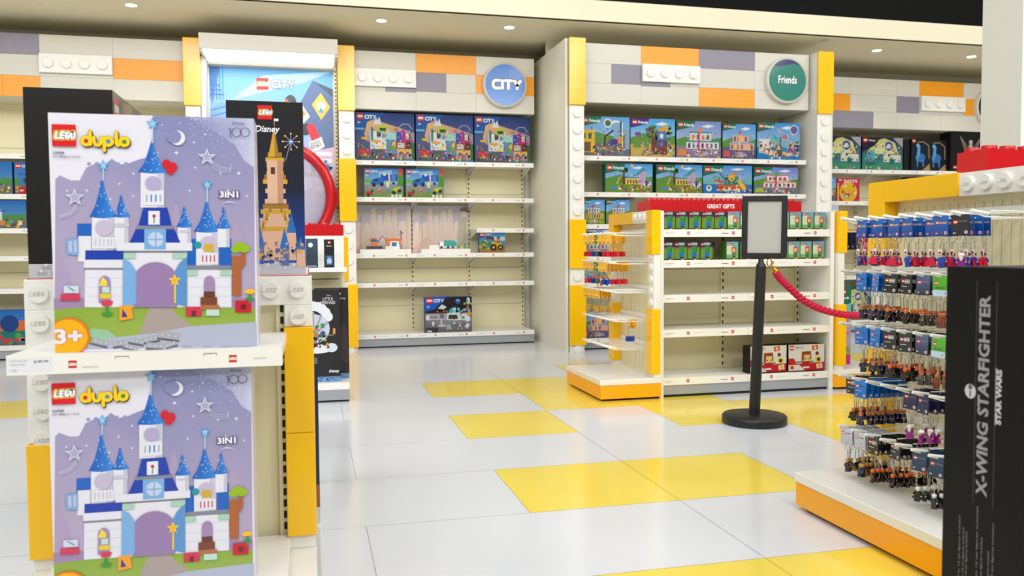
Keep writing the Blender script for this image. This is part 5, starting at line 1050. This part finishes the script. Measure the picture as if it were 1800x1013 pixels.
A.lego(.087, .447, .040); A.text(.078, .405, .024, 'Disney', (246, 246, 248), .02, 'l', .066, slant=.2)
m = M(); m.box(0, Wc, 0, .12, 0, Hc, 'print', (15, 12, 13)); A.stamp(m, (0, 0, 0), (1, 0, 0), (0, 0, 1), (0, -1, 0), eps=1.5e-5); A2 = Art(.12, Hc); A2.rect(0, 0, .12, Hc, (150, 120, 90), (60, 50, 60)); A2.stamp(m, (Wc, 0, 0), (0, 1, 0), (0, 0, 1), (1, 0, 0))
tag(m.build('boxed_toy_set', loc=(-.223, 2.52, .9315)), 'tall black box picturing a golden tower with a spark, on the tower top', 'box')
m = M(); m.box(0, .02, 0, .16, 0, .49, 'print', (26, 30, 80)); m.box(-.001, .0205, -.001, .05, .05, .12, 'print', (150, 90, 60)); m.box(-.001, .0207, -.0015, .08, 0, .05, 'print', (206, 206, 210))
tag(m.build('boxed_toy_set', loc=(.0, 2.58, .1655)), 'thin navy box edge showing behind the yellow bricks of the left tower', 'box')

# ================================================================ second gondola, behind the tower
G2 = thing('display_gondola', 'white gondola with short red header and yellow brick, behind the left tower', 'display', (-.18, 5.86, 0))
def Gl(m, name, bevel=0, par=G2):
    o = m.build(name, par, bevel=bevel)
    if par is G2: o.location = (.18, -5.86, 0)
    return o
m = M(); m.box(-.6, .235, 5.86, 6.5, 0, 1.10, 'white_metal'); Gl(m, 'body', .002)
m = M(); m.box(-.6, .22, 5.855, 5.8595, .14, .85, 'cream_panel'); m.box(-.5, .2, 5.853, 5.856, .80, .806, 'slot_dark'); Gl(m, 'back_panel')
m = M(); m.box(-.6, .235, 5.86, 5.99, 1.1, 1.175, 'brick_red'); studs_z(m, [(.19-.083*i, 5.90, 1.175) for i in range(9)], .026, .014, 'brick_red'); Gl(m, 'header_brick')
m = M(); m.box(-.62, .243, 5.57, 5.86, 0, .015, 'kick_black'); m.box(-.62, .247, 5.56, 5.86, .013, .082, 'base_grey'); m.box(-.62, .247, 5.557, 5.86, .082, .128, 'white_plastic'); Gl(m, 'base_plinth', .002)
m = M(); m.box(-.6, .243, 5.60, 5.86, .857, .886, 'white_metal'); Gl(m, 'shelf', .002)
m = M(); m.box(.235, .27, 5.95, 6.1, .78, 1.092, 'brick_yellow'); Gl(m, 'yellow_brick', .003)
m = M(); m.box(.235, .262, 5.96, 6.09, .13, .78, 'white_plastic'); Gl(m, 'white_brick', .002)
def a_sh(w, h):
    A = Art(w, h); A.rect(0, 0, w, h, (24, 24, 28), (34, 32, 34)); A.rect(0, 0, w, .055*h, (96, 140, 190)); A.clutter(0, .004*h, w, .05*h, 50, [(140, 176, 216), (60, 110, 170)], 2, .05)
    cx_, cy_ = .32*w, .5*h
    for k in range(9):
        t = -.2+k*.3; A.circle(cx_+.40*w*math.sin(t-1), cy_+.14*h+.30*w*math.cos(t-1)*1.5, .13*w, (226, 228, 236), 14)
    A.circle(cx_, cy_+.08*h, .42*w, (196, 202, 214), 22, .16*h)
    for k in range(5): t = PI*(.2+.15*k); A.stroke([[(cx_, cy_), (cx_+.45*w*math.cos(t), cy_+.62*w*math.sin(t))]], .05*w, (150, 160, 176))
    A.clutter(.15*w, .42*h, .6*w, .62*h, 40, [(30, 120, 160), (200, 110, 50), (60, 140, 70), (90, 60, 110), (70, 60, 60)], 4, .1); A.circle(.4*w, .36*h, .42*w, (226, 228, 232), 20, .05*h); A.circle(.78*w, .37*h, .15*w, (214, 218, 226), 14, .05*h); A.clutter(.15*w, .37*h, .7*w, .46*h, 30, [(40, 36, 50), (80, 50, 90), (190, 140, 40)], 7, .08); A.rect(.6*w, .505*h, .85*w, .512*h, (150, 160, 120)); A.rect(.82*w, .52*h, .88*w, .58*h, (226, 150, 50))
    A.text(.72*w, .93*h, .018*h, 'Disney', (230, 230, 230), 0, 'c', .1*w); A.text(.70*w, .885*h, .032*h, 'LITTLE', (236, 236, 236), .0, 'c', .26*w); A.text(.70*w, .845*h, .032*h, 'MERMAID', (236, 236, 236), .0, 'c', .38*w); A.text(.7*w, .09*h, .04*h, 'Disney', (250, 250, 250), .02, 'l', .25*w, slant=.2); return A
carton('boxed_toy_set', 'black box picturing a white seashell, on the base behind the left tower', -.06, .192, 5.62, .129, .61, .1, a_sh, (28, 26, 28), mt='print')
carton('boxed_toy_set', 'black box with red square mark behind the seashell box', .03, .255, 5.745, .129, .615, .1, lambda w, h: Art(w, h).rect(0, 0, w, h, (30, 28, 32)).rect(0, 0, w, .055*h, (96, 140, 190)).lego_far(.68*w, .92*h, .1*w).text(.66*w, .87*h, .03*h, 'Disney', (230, 230, 230), 0, 'l', .26*w).poly([(.7*w, .2*h), (.74*w, .5*h), (.86*w, .62*h), (.98*w, .5*h), (.98*w, .16*h)], (58, 44, 44)), (26, 24, 28), mt='print')
carton('boxed_toy_set', 'small dark box with a full moon, left on the shelf under the red header', -.02, .058, 5.62, .887, .19, .05, lambda w, h: Art(w, h).rect(0, 0, w, h, (30, 44, 60), (60, 80, 100)).circle(.4*w, .78*h, .2*w, (226, 230, 236)).rect(0, .1*h, w, .4*h, (40, 60, 76)).rect(.1*w, .03*h, .9*w, .07*h, (170, 176, 180)), (22, 24, 30), mt='print')
carton('boxed_toy_set', 'small black box with blue picture square, right on the shelf under the red header', .098, .163, 5.62, .887, .185, .05, lambda w, h: Art(w, h).rect(0, 0, w, h, (18, 18, 20)).rect(.15*w, .08*h, .85*w, .42*h, (30, 100, 150)).rect(.28*w, .14*h, .72*w, .3*h, (190, 196, 200)).rect(.4*w, .3*h, .6*w, .37*h, (160, 170, 176)).lego_far(.38*w, .84*h, .28*w).text(.5*w, .73*h, .06*h, 'Disney', (230, 230, 230), .02, 'c', .5*w), (16, 16, 18), mt='print')

# ================================================================ black spine box at the right edge
XW = thing('box_stand', 'low black plinth under the tall black spine box at the right edge', 'stand', (1.4, 1.27, 0))
m = M(); m.box(-.21, .21, -.12, .12, 0, .27, 'black_metal'); m.build('block', XW, bevel=.004); m = M(); m.box(-.22, .22, -.13, .13, .27, .30, 'black_metal'); m.build('top_plate', XW, bevel=.003)
m = M(); m.box(0, .40, 0, .185, 0, .661, 'black_card'); A = Art(.185, .661); zb = .30
A.text(.1075, .238, .026, 'X-WING STARFIGHTER', (158, 158, 164), .03, 'l', .372, rot=PI/2)
for u in (.075, .121): A.rect(u, .22, u+.002, .635, (52, 52, 50))
A.circle(.064, .428, .0135, (210, 210, 222), 24); A.circle(.064, .436, .005, (90, 90, 96), 12); A.rect(.062, .418, .066, .43, (90, 90, 96))
A.text(.1365, .378, .012, 'STAR WARS', (206, 206, 216), .05, 'l', .10, rot=PI/2); A.rect(.123, .376, .1245, .48, (206, 206, 216))
for i, (u, a_, b_) in enumerate(((.042, .0, .175), (.052, .0, .155), (.060, .0, .15), (.085, .0, .205), (.096, .0, .15), (.112, .0, .13), (.122, .0, .185))): A.text(u+.005, .01, .0052, 'Building toy 9 to 14 set figures included', (150, 150, 150), .0, 'l', b_, rot=PI/2)
A.stamp(m, (0, .185, 0), (0, -1, 0), (0, 0, 1), (-1, 0, 0), eps=3e-5)
tag(m.build('boxed_toy_set', loc=(1.2, 1.18, .3005), bevel=0), 'large blurred black box spine reading X-WING STARFIGHTER at the right edge', 'box')

# ================================================================ stanchion with sign frame and rope
def stanchion(x, y, lean, label, sign=True):
    r = thing('stanchion', label, 'stanchion', (x, y, 0), group='black rope posts')
    m = M(); m.lathe([(0, 0), (.178, 0), (.18, .004), (.18, .04), (.172, .05), (.06, .054), (0, .054)], (0, 0, 0), 'black_metal', n=64); m.build('base', r)
    m = M(); m.ring((0, 0, .05), (lean, 0, .89), .031, .029, 'black_metal', n=28); m.build('pole', r)
    m = M(); m.lathe([(.029, .885), (.03, .89), (.024, .905), (.016, .915), (.014, .94)], (lean, 0, 0), 'black_metal', n=24); m.build('neck', r)
    m = M(); m.tube([(lean+.028+.012*math.cos(t), 0, .875+.012*math.sin(t)) for t in [2*PI*k/12 for k in range(12)]], .0025, 'gold', closed=True); m.build('rope_ring', r)
    if sign:
        s = M(); w2, z0, z1, fr = .122, .938, 1.292, .031
        s.box(-w2, w2, -.012, .012, z0, z0+fr, 'black_metal'); s.box(-w2, w2, -.012, .012, z1-fr, z1, 'black_metal'); s.box(-w2, -w2+fr, -.012, .012, z0+fr, z1-fr, 'black_metal'); s.box(w2-fr, w2, -.012, .012, z0+fr, z1-fr, 'black_metal')
        o = s.build('sign_frame', r, bevel=.003); o.location = (lean+.004, 0, 0); o.rotation_euler = (0, .012, -.5)
        s = M(); s.box(-w2+fr, w2-fr, -.004, .008, z0+fr, z1-fr, 'grey_insert'); s.build('blank_insert', o)
    return r
s1 = stanchion(2.455, 4.25, .035, 'black post on a round base holding a blank framed sign')
s2 = stanchion(3.62, 4.22, 0, 'black post without sign at the far end of the red rope', False)
# rope: three strands twisted along a sagging curve
def sag(t):
    pts = [(2.575, .868), (2.60, .83), (2.66, .775), (2.76, .695), (2.88, .64), (3.02, .608), (3.14, .60), (3.27, .615), (3.40, .67), (3.50, .74), (3.56, .81)]
    f = t*(len(pts)-1); i = min(int(f), len(pts)-2); u = f-i
    def g(k): return pts[max(0, min(len(pts)-1, k))]
    a, b, c_, d = g(i-1), g(i), g(i+1), g(i+2)
    return tuple(.5*(2*b[n]+(c_[n]-a[n])*u+(2*a[n]-5*b[n]+4*c_[n]-d[n])*u*u+(3*b[n]-a[n]-3*c_[n]+d[n])*u**3) for n in (0, 1))
rp = thing('barrier_rope', 'sagging twisted crimson rope with brass ends hanging from the black post', 'rope', (2.60, 4.24, .8))
m = M()
N = 420
for s_ in range(3):
    L = []
    for k in range(N+1):
        t = .03+.94*k/N; x, z = sag(t); x2, z2 = sag(t+.002); d = Vector((x2-x, 0, z2-z)).normalized(); n = Vector((-d.z, 0, d.x)); b_ = Vector((0, 1, 0)); ph = k*.21+s_*2*PI/3
        L.append(Vector((x, 0, z))-Vector((2.60, 0, .8))+n*math.cos(ph)*.0118+b_*math.sin(ph)*.0118)
    m.tube(L, .0104, 'rope_red', n=8)
m.build('rope', rp)
def rend(x0, z0, x1, z1, nm):
    m = M(); a = Vector((x0-2.6, 0, z0-.8)); b = Vector((x1-2.6, 0, z1-.8)); d = (b-a)
    m.ring(a+d*.45, b, .0165, .0185, 'gold', n=20); m.ring(a+d*.25, a+d*.45, .009, .0165, 'gold', n=16); m.tube([a, a+d*.25], .005, 'gold'); o = m.build('brass_end', rp)
    m = M(); c0 = a-d*.12; m.tube([c0+Vector((.015*math.cos(t), 0, .022*math.sin(t))) for t in [2*PI*k/14 for k in range(14)]], .0035, 'gold', closed=True); m.build('snap_hook', o)
rend(2.545, .905, 2.615, .818, 0); rend(3.61, .86, 3.545, .79, 1)

# ================================================================ keyrings
def a_card(c, c2, kind):
    A = Art(.052, .064); A.rect(0, 0, .052, .064, c, c2); A.lego_far(.006, .036, .012)
    if kind == 'sw': A.rect(.021, .036, .042, .048, (236, 236, 236)); A.text(.022, .043, .0045, 'STAR', c, .05, 'l', .019); A.text(.022, .037, .0045, 'WARS', c, .05, 'l', .019)
    elif kind == 'mv': A.text(.021, .040, .006, 'Avengers', (30, 40, 100), .05, 'l', .024)
    elif kind == 'dc': A.text(.020, .038, .006, 'SUPER HEROES', (240, 200, 50), .04, 'l', .026); A.poly([(.022, .014), (.032, .014), (.027, .006)], (200, 40, 50))
    elif kind == 'hp': A.text(.021, .040, .006, 'Harry Potter', (170, 160, 130), 0, 'l', .026)
    elif kind == 'mc': A.rect(0, 0, .052, .020, (190, 220, 240)); A.text(.010, .024, .006, 'MINECRAFT', (40, 60, 30), .03, 'l', .03)
    elif kind == 'lg': A.rect(.012, .02, .038, .03, (250, 210, 60)); A.rect(.012, .008, .04, .012, (120, 80, 10))
    A.rect(.006, .024, .030, .026, (200, 206, 216)) if kind in ('sw', 'mv') else None
    A.circle(.042, .010, .005, (236, 236, 240), 12); A.circle(.042, .010, .003, (200, 60, 70), 10); A.text(.005, .006, .006, '6+', (240, 240, 240), .02)
    return A
def fig_mesh(spec):
    m = M(); hd, tor, leg, cape, hair, kind = spec
    pm = 'card_gloss'
    if kind == 'brick':
        m.box(-.012, .012, -.010, .010, -.030, 0, pm, tor)
        for y in (-.005, .005):
            for z in (-.026, -.0187, -.0113, -.004): m.ring((-.012, y, z), (-.0145, y, z), .0026, .0026, pm, tor, 10)
        return m
    m.lathe([(0, 0), (.004, 0), (.0058, -.002), (.0058, -.0085), (.004, -.0105), (0, -.0105)], (0, 0, 0), pm, hd, 14)
    m.lathe([(0, .0022), (.0045, .0018), (.0066, -.001), (.0068, -.0055), (.006, -.0058)] if hair[1] == 's' else [(0, .0024), (.005, .002), (.0078, -.001), (.0088, -.0058), (.0074, -.0066), (0, -.005)], (.0006, 0, 0), pm, hair[0], 14)
    v = [(-.004, -.0082, -.0235), (.004, -.0082, -.0235), (.004, .0082, -.0235), (-.004, .0082, -.0235), (-.004, -.006, -.0108), (.004, -.006, -.0108), (.004, .006, -.0108), (-.004, .006, -.0108)]
    m.mesh_faces(v, [(0, 3, 2, 1), (4, 5, 6, 7), (0, 1, 5, 4), (1, 2, 6, 5), (2, 3, 7, 6), (3, 0, 4, 7)], pm, tor)
    for s_ in (-1, 1):
        m.tube([(0, s_*.0068, -.0125), (0, s_*.0105, -.017), (-.0025, s_*.0112, -.0225)], .0024, pm, tor, 6); m.tube([(-.0025, s_*.0112, -.0225), (-.003, s_*.0112, -.0252)], .0021, pm, hd, 6)
    if kind == 'robe':
        m.mesh_faces([(-.006, -.0105, -.04), (.006, -.0105, -.04), (.006, .0105, -.04), (-.006, .0105, -.04), (-.004, -.0082, -.0235), (.004, -.0082, -.0235), (.004, .0082, -.0235), (-.004, .0082, -.0235)], [(0, 3, 2, 1), (0, 1, 5, 4), (1, 2, 6, 5), (2, 3, 7, 6), (3, 0, 4, 7)], pm, leg)
        m.lathe([(.005, -.006), (.0055, -.012), (.002, -.021), (0, -.022)], (-.002, 0, 0), pm, (240, 238, 232), 10)
    else:
        m.box(-.0042, .0042, -.0078, .0078, -.0265, -.0237, pm, leg)
        for s_ in (-1, 1): m.box(-.0044, .0042, s_*.0004 if s_ > 0 else -.0076, .0076 if s_ > 0 else -.0004, -.039, -.0265, pm, leg); m.box(-.006, .0042, .0004 if s_ > 0 else -.0076, .0076 if s_ > 0 else -.0004, -.0405, -.0375, pm, leg)
    if cape:
        n = 9; v = []
        for i in range(n):
            t = (i/(n-1)-.5)
            v += [(.0052+.001*math.cos(i*2), t*.013, -.0108), (.0085+.002*math.cos(i*2.2), t*.030, -.023), (.011+.002*math.cos(i*2.2), t*.040, -.0375)]
        f = [];
        for i in range(n-1):
            for k in range(2): a_ = i*3+k; f.append((a_, a_+3, a_+4, a_+1))
        m.mesh_faces(v, f, pm, cape, True)
    return m
KP = {}
SK = (244, 200, 60); SK2 = (236, 190, 150)
TYPES = {
 'cape': (a_card((16, 60, 150), (24, 110, 200), 'dc'), (SK2, (20, 70, 180), (20, 60, 160), (206, 16, 50), ((30, 20, 20), 's'), 'm'), 'keyring with red-caped figure under a blue card'),
 'witch': (a_card((20, 20, 36), (34, 34, 50), 'hp'), (SK2, (130, 30, 120), (130, 30, 120), None, ((236, 234, 226), 'b'), 'robe'), 'keyring with white-haired purple-robed figure under a navy card'),
 'blue': (a_card((10, 96, 190), (20, 130, 220), 'mv'), (SK2, (26, 28, 60), (22, 24, 48), None, ((186, 100, 40), 'b'), 'm'), 'keyring with brown-haired navy figure under a bright blue card'),
 'black': (a_card((20, 20, 22), (40, 40, 42), 'sw'), ((236, 110, 30), (20, 18, 18), (18, 16, 16), (24, 22, 22), ((240, 110, 30), 's'), 'm'), 'keyring with orange-headed black figure under a black card'),
 'navy': (a_card((20, 24, 56), (90, 104, 150), 'hp'), (SK2, (90, 80, 70), (60, 56, 50), (70, 70, 56), ((190, 80, 30), 'b'), 'm'), 'keyring with red-haired grey figure under a navy card'),
 'green': (a_card((70, 160, 30), (90, 190, 50), 'mc'), ((176, 100, 50), (130, 70, 40), (110, 60, 40), None, ((196, 100, 50), 's'), 'm'), 'keyring with brown block figure under a green card'),
 'silver': (a_card((176, 180, 196), (210, 212, 224), 'mv'), ((206, 150, 40), (26, 30, 70), (26, 28, 60), (150, 110, 30), ((206, 150, 40), 's'), 'm'), 'keyring with gold-headed navy figure under a silver card'),
 'teal': (a_card((16, 46, 76), (24, 66, 100), 'hp'), ((236, 234, 226), (24, 22, 24), (22, 20, 22), (20, 20, 22), ((240, 238, 230), 's'), 'm'), 'keyring with white-headed black figure under a teal-blue card'),
 'dumb': (a_card((26, 26, 66), (34, 34, 84), 'hp'), (SK2, (140, 24, 120), (140, 24, 120), None, ((240, 238, 232), 'b'), 'robe'), 'keyring with white-bearded magenta-robed figure under a navy card'),
 'yred': (a_card((236, 170, 20), (246, 190, 40), 'lg'), (None, (206, 16, 40), None, None, None, 'brick'), 'keyring with red toy-brick charm under a yellow card'),
 'yblue': (a_card((236, 170, 20), (246, 190, 40), 'lg'), (None, (10, 60, 170), None, None, None, 'brick'), 'keyring with blue toy-brick charm under a yellow card'),
 'ygreen': (a_card((50, 120, 50), (60, 140, 60), 'lg'), (None, (60, 120, 60), None, None, None, 'brick'), 'keyring with green toy-brick charm under a green card'),
 'ydark': (a_card((236, 170, 20), (246, 190, 40), 'lg'), (None, (24, 30, 50), None, None, None, 'brick'), 'keyring with dark toy-brick charm under a yellow card'),
 'santa': (a_card((246, 190, 40), (250, 210, 60), 'lg'), (SK, (196, 20, 36), (196, 20, 36), None, ((240, 240, 240), 'b'), 'm'), 'keyring with red-suited figure under a yellow card'),
 'gold': (a_card((236, 170, 20), (246, 190, 40), 'lg'), ((214, 170, 60), (206, 160, 60), (196, 150, 56), None, ((214, 170, 60), 's'), 'm'), 'keyring with gold figure charm under a yellow card'),
}
def make_key(kind):
    art, spec, lab = TYPES[kind]
    r = thing('keyring', lab, 'keyring', (0, 0, 0))
    m = M(); m.box(-.0008, .0008, -.026, .026, -.055, .009, 'card_gloss', art.o[0][2][0] if isinstance(art.o[0][2][0], (tuple, list)) else art.o[0][2]); art.stamp(m, (-.0009, .026, -.055), (0, -1, 0), (0, 0, 1), (-1, 0, 0), mt='card_gloss', eps=1e-5); m.build('backing_card', r)
    m = M(); m.tube([(0, .0105*math.cos(t), -.065+.0105*math.sin(t)) for t in [2*PI*k/18 for k in range(18)]], .0011, 'chrome', n=6, closed=True); m.build('split_ring', r)
    m = M()
    for k in range(6):
        z = -.0785-.0052*k
        if k % 2: m.tube([(.0022*math.cos(t), 0, z+.0042*math.sin(t)) for t in [2*PI*j/8 for j in range(8)]], .0008, 'chrome', n=5, closed=True)
        else: m.tube([(0, .0022*math.cos(t), z+.0042*math.sin(t)) for t in [2*PI*j/8 for j in range(8)]], .0008, 'chrome', n=5, closed=True)
    m.build('chain', r)
    fm = fig_mesh(spec); o = fm.build('toy_charm', r); o.location = (0, 0, -.109); o.scale = (1.12, 1.12, 1.12)
    if kind == 'cape':
        m = M(); m.box(-.0075, -.0063, -.007, .007, -.006, .013, 'card_gloss', (236, 234, 230)); m.box(-.0078, -.0074, -.0045, .0045, -.003, .005, 'card_gloss', (206, 24, 36)); t_ = m.build('logo_tab', r); t_.location = (0, 0, -.108)
    return r
kr = random.Random(77); used = {}
ROWN = ['top', 'second', 'third', 'fourth', 'fifth']
def place_key(kind, loc, label, group, yaw=None):
    rz = kr.gauss(.42, .18) if kind[0] == 'y' or kind in ('gold', 'santa') else kr.gauss(.14, .13)
    if kind not in used:
        k_ = used[kind] = make_key(kind); k_.location = loc; k_.rotation_euler = (kr.gauss(0, .03), kr.gauss(0, .05), rz); k_['label'] = label; k_['group'] = group
    else: k_ = dup(used[kind], loc, (kr.gauss(0, .03), kr.gauss(0, .05), rz), label, group)
    for ch in k_.children:
        if ch.name.startswith('toy_charm') or ch.name.startswith('chain'): ch.rotation_euler = (kr.gauss(0, .05), kr.gauss(0, .05), kr.gauss(0, .35 if kind[0] != 'y' else .12)+(PI if kind == 'cape' and kr.random() < .65 else 0))
    return k_
SHORT = dict(cape='red-caped', witch='white-haired purple', blue='brown-haired blue-carded', black='orange-headed black', navy='red-haired grey', green='brown green-carded', silver='gold-headed silver-carded', teal='white-headed black', dumb='white-bearded magenta', yred='red brick', yblue='blue brick', ygreen='green brick', ydark='dark brick', santa='red-suited', gold='gold figure')
def rack(rows, ox, oy, ybase, xtip, where, sp=.0155):
    for ri, row in enumerate(rows):
        for j, ent in enumerate(row):
            if not ent: continue
            n = 0
            for kind, cnt, x0, s_ in ent:
                for k in range(cnt):
                    x = xtip+x0+s_*k; y = oy+ybase-.0765*j; n += 1
                    lb = '%s keyring, %s from front, %s hook from left, %s row, %s' % (SHORT[kind], ORDN[n-1], ORD[j], ROWN[ri], where)
                    place_key(kind, (ox+x, y+kr.gauss(0, .0015), HZ[ri]-.013), lb, 'keyrings on the '+where)
ORDN = ORD+['fifteenth', 'sixteenth', 'seventeenth', 'eighteenth', 'nineteenth', 'twentieth']
c_ = 'cape'
RR = [
 [None, [(c_, 5, .03, .026)], [(c_, 4, .035, .03)], [(c_, 3, .04, .03)], [(c_, 3, .03, .035)], [(c_, 2, .06, .05)], [(c_, 3, .03, .04)], [('witch', 1, .03, .02), (c_, 3, .055, .03)]],
 [None, [('blue', 7, .03, .018)], [('blue', 6, .03, .018)], [('black', 4, .03, .022)], [('black', 5, .03, .02)], [('navy', 5, .03, .02)], [('green', 3, .03, .02)], [('green', 3, .03, .02)]],
 [None, [('blue', 6, .03, .017)], [('blue', 6, .03, .017)], [('black', 8, .03, .018)], [('black', 8, .03, .018)], [('navy', 7, .03, .018)], [('green', 5, .03, .02)], [('green', 3, .03, .02)]],
 [[('black', 9, .05, .017)], [('blue', 15, .03, .0125)], None, None, [('dumb', 5, .05, .022)], [('dumb', 4, .04, .03)], None, None],
 [[('silver', 9, .03, .015)], [('silver', 8, .03, .015)], [('black', 8, .03, .018)], [('black', 9, .06, .018)], None, [('teal', 6, .03, .024)], [('teal', 5, .03, .024)], [('teal', 3, .03, .03)]],
]
rack(RR, RO[0], RO[1], 5.69, 1.925, 'right rack')
yr, yb, yg, yd = 'yred', 'yblue', 'ygreen', 'ydark'
LL = [
 [[(yr, 2, .03, .03)], [(yr, 3, .03, .03)], [(yb, 2, .03, .03), (yg, 2, .09, .03)], [(yg, 2, .03, .03), (yd, 1, .09, .03)], [(yd, 2, .03, .03), (yb, 2, .09, .03)], [(yr, 8, .03, .018)], [(yr, 4, .03, .02)], None],
 [[(yr, 2, .03, .03)], [(yr, 2, .03, .03)], [(yb, 3, .03, .03)], [(yg, 2, .03, .03)], [('santa', 2, .03, .04)], [(yb, 2, .03, .03), (yr, 6, .09, .02)], None, None],
 [[('gold', 2, .03, .03)], [('gold', 3, .03, .03)], [('gold', 3, .03, .03)], [('gold', 5, .03, .02)], None, None, None, None],
 [None, None, None, None, None, None, [(yb, 2, .18, .03)], None],
]
rack(LL, 0, 0, 5.74, 1.925, 'gift gondola')
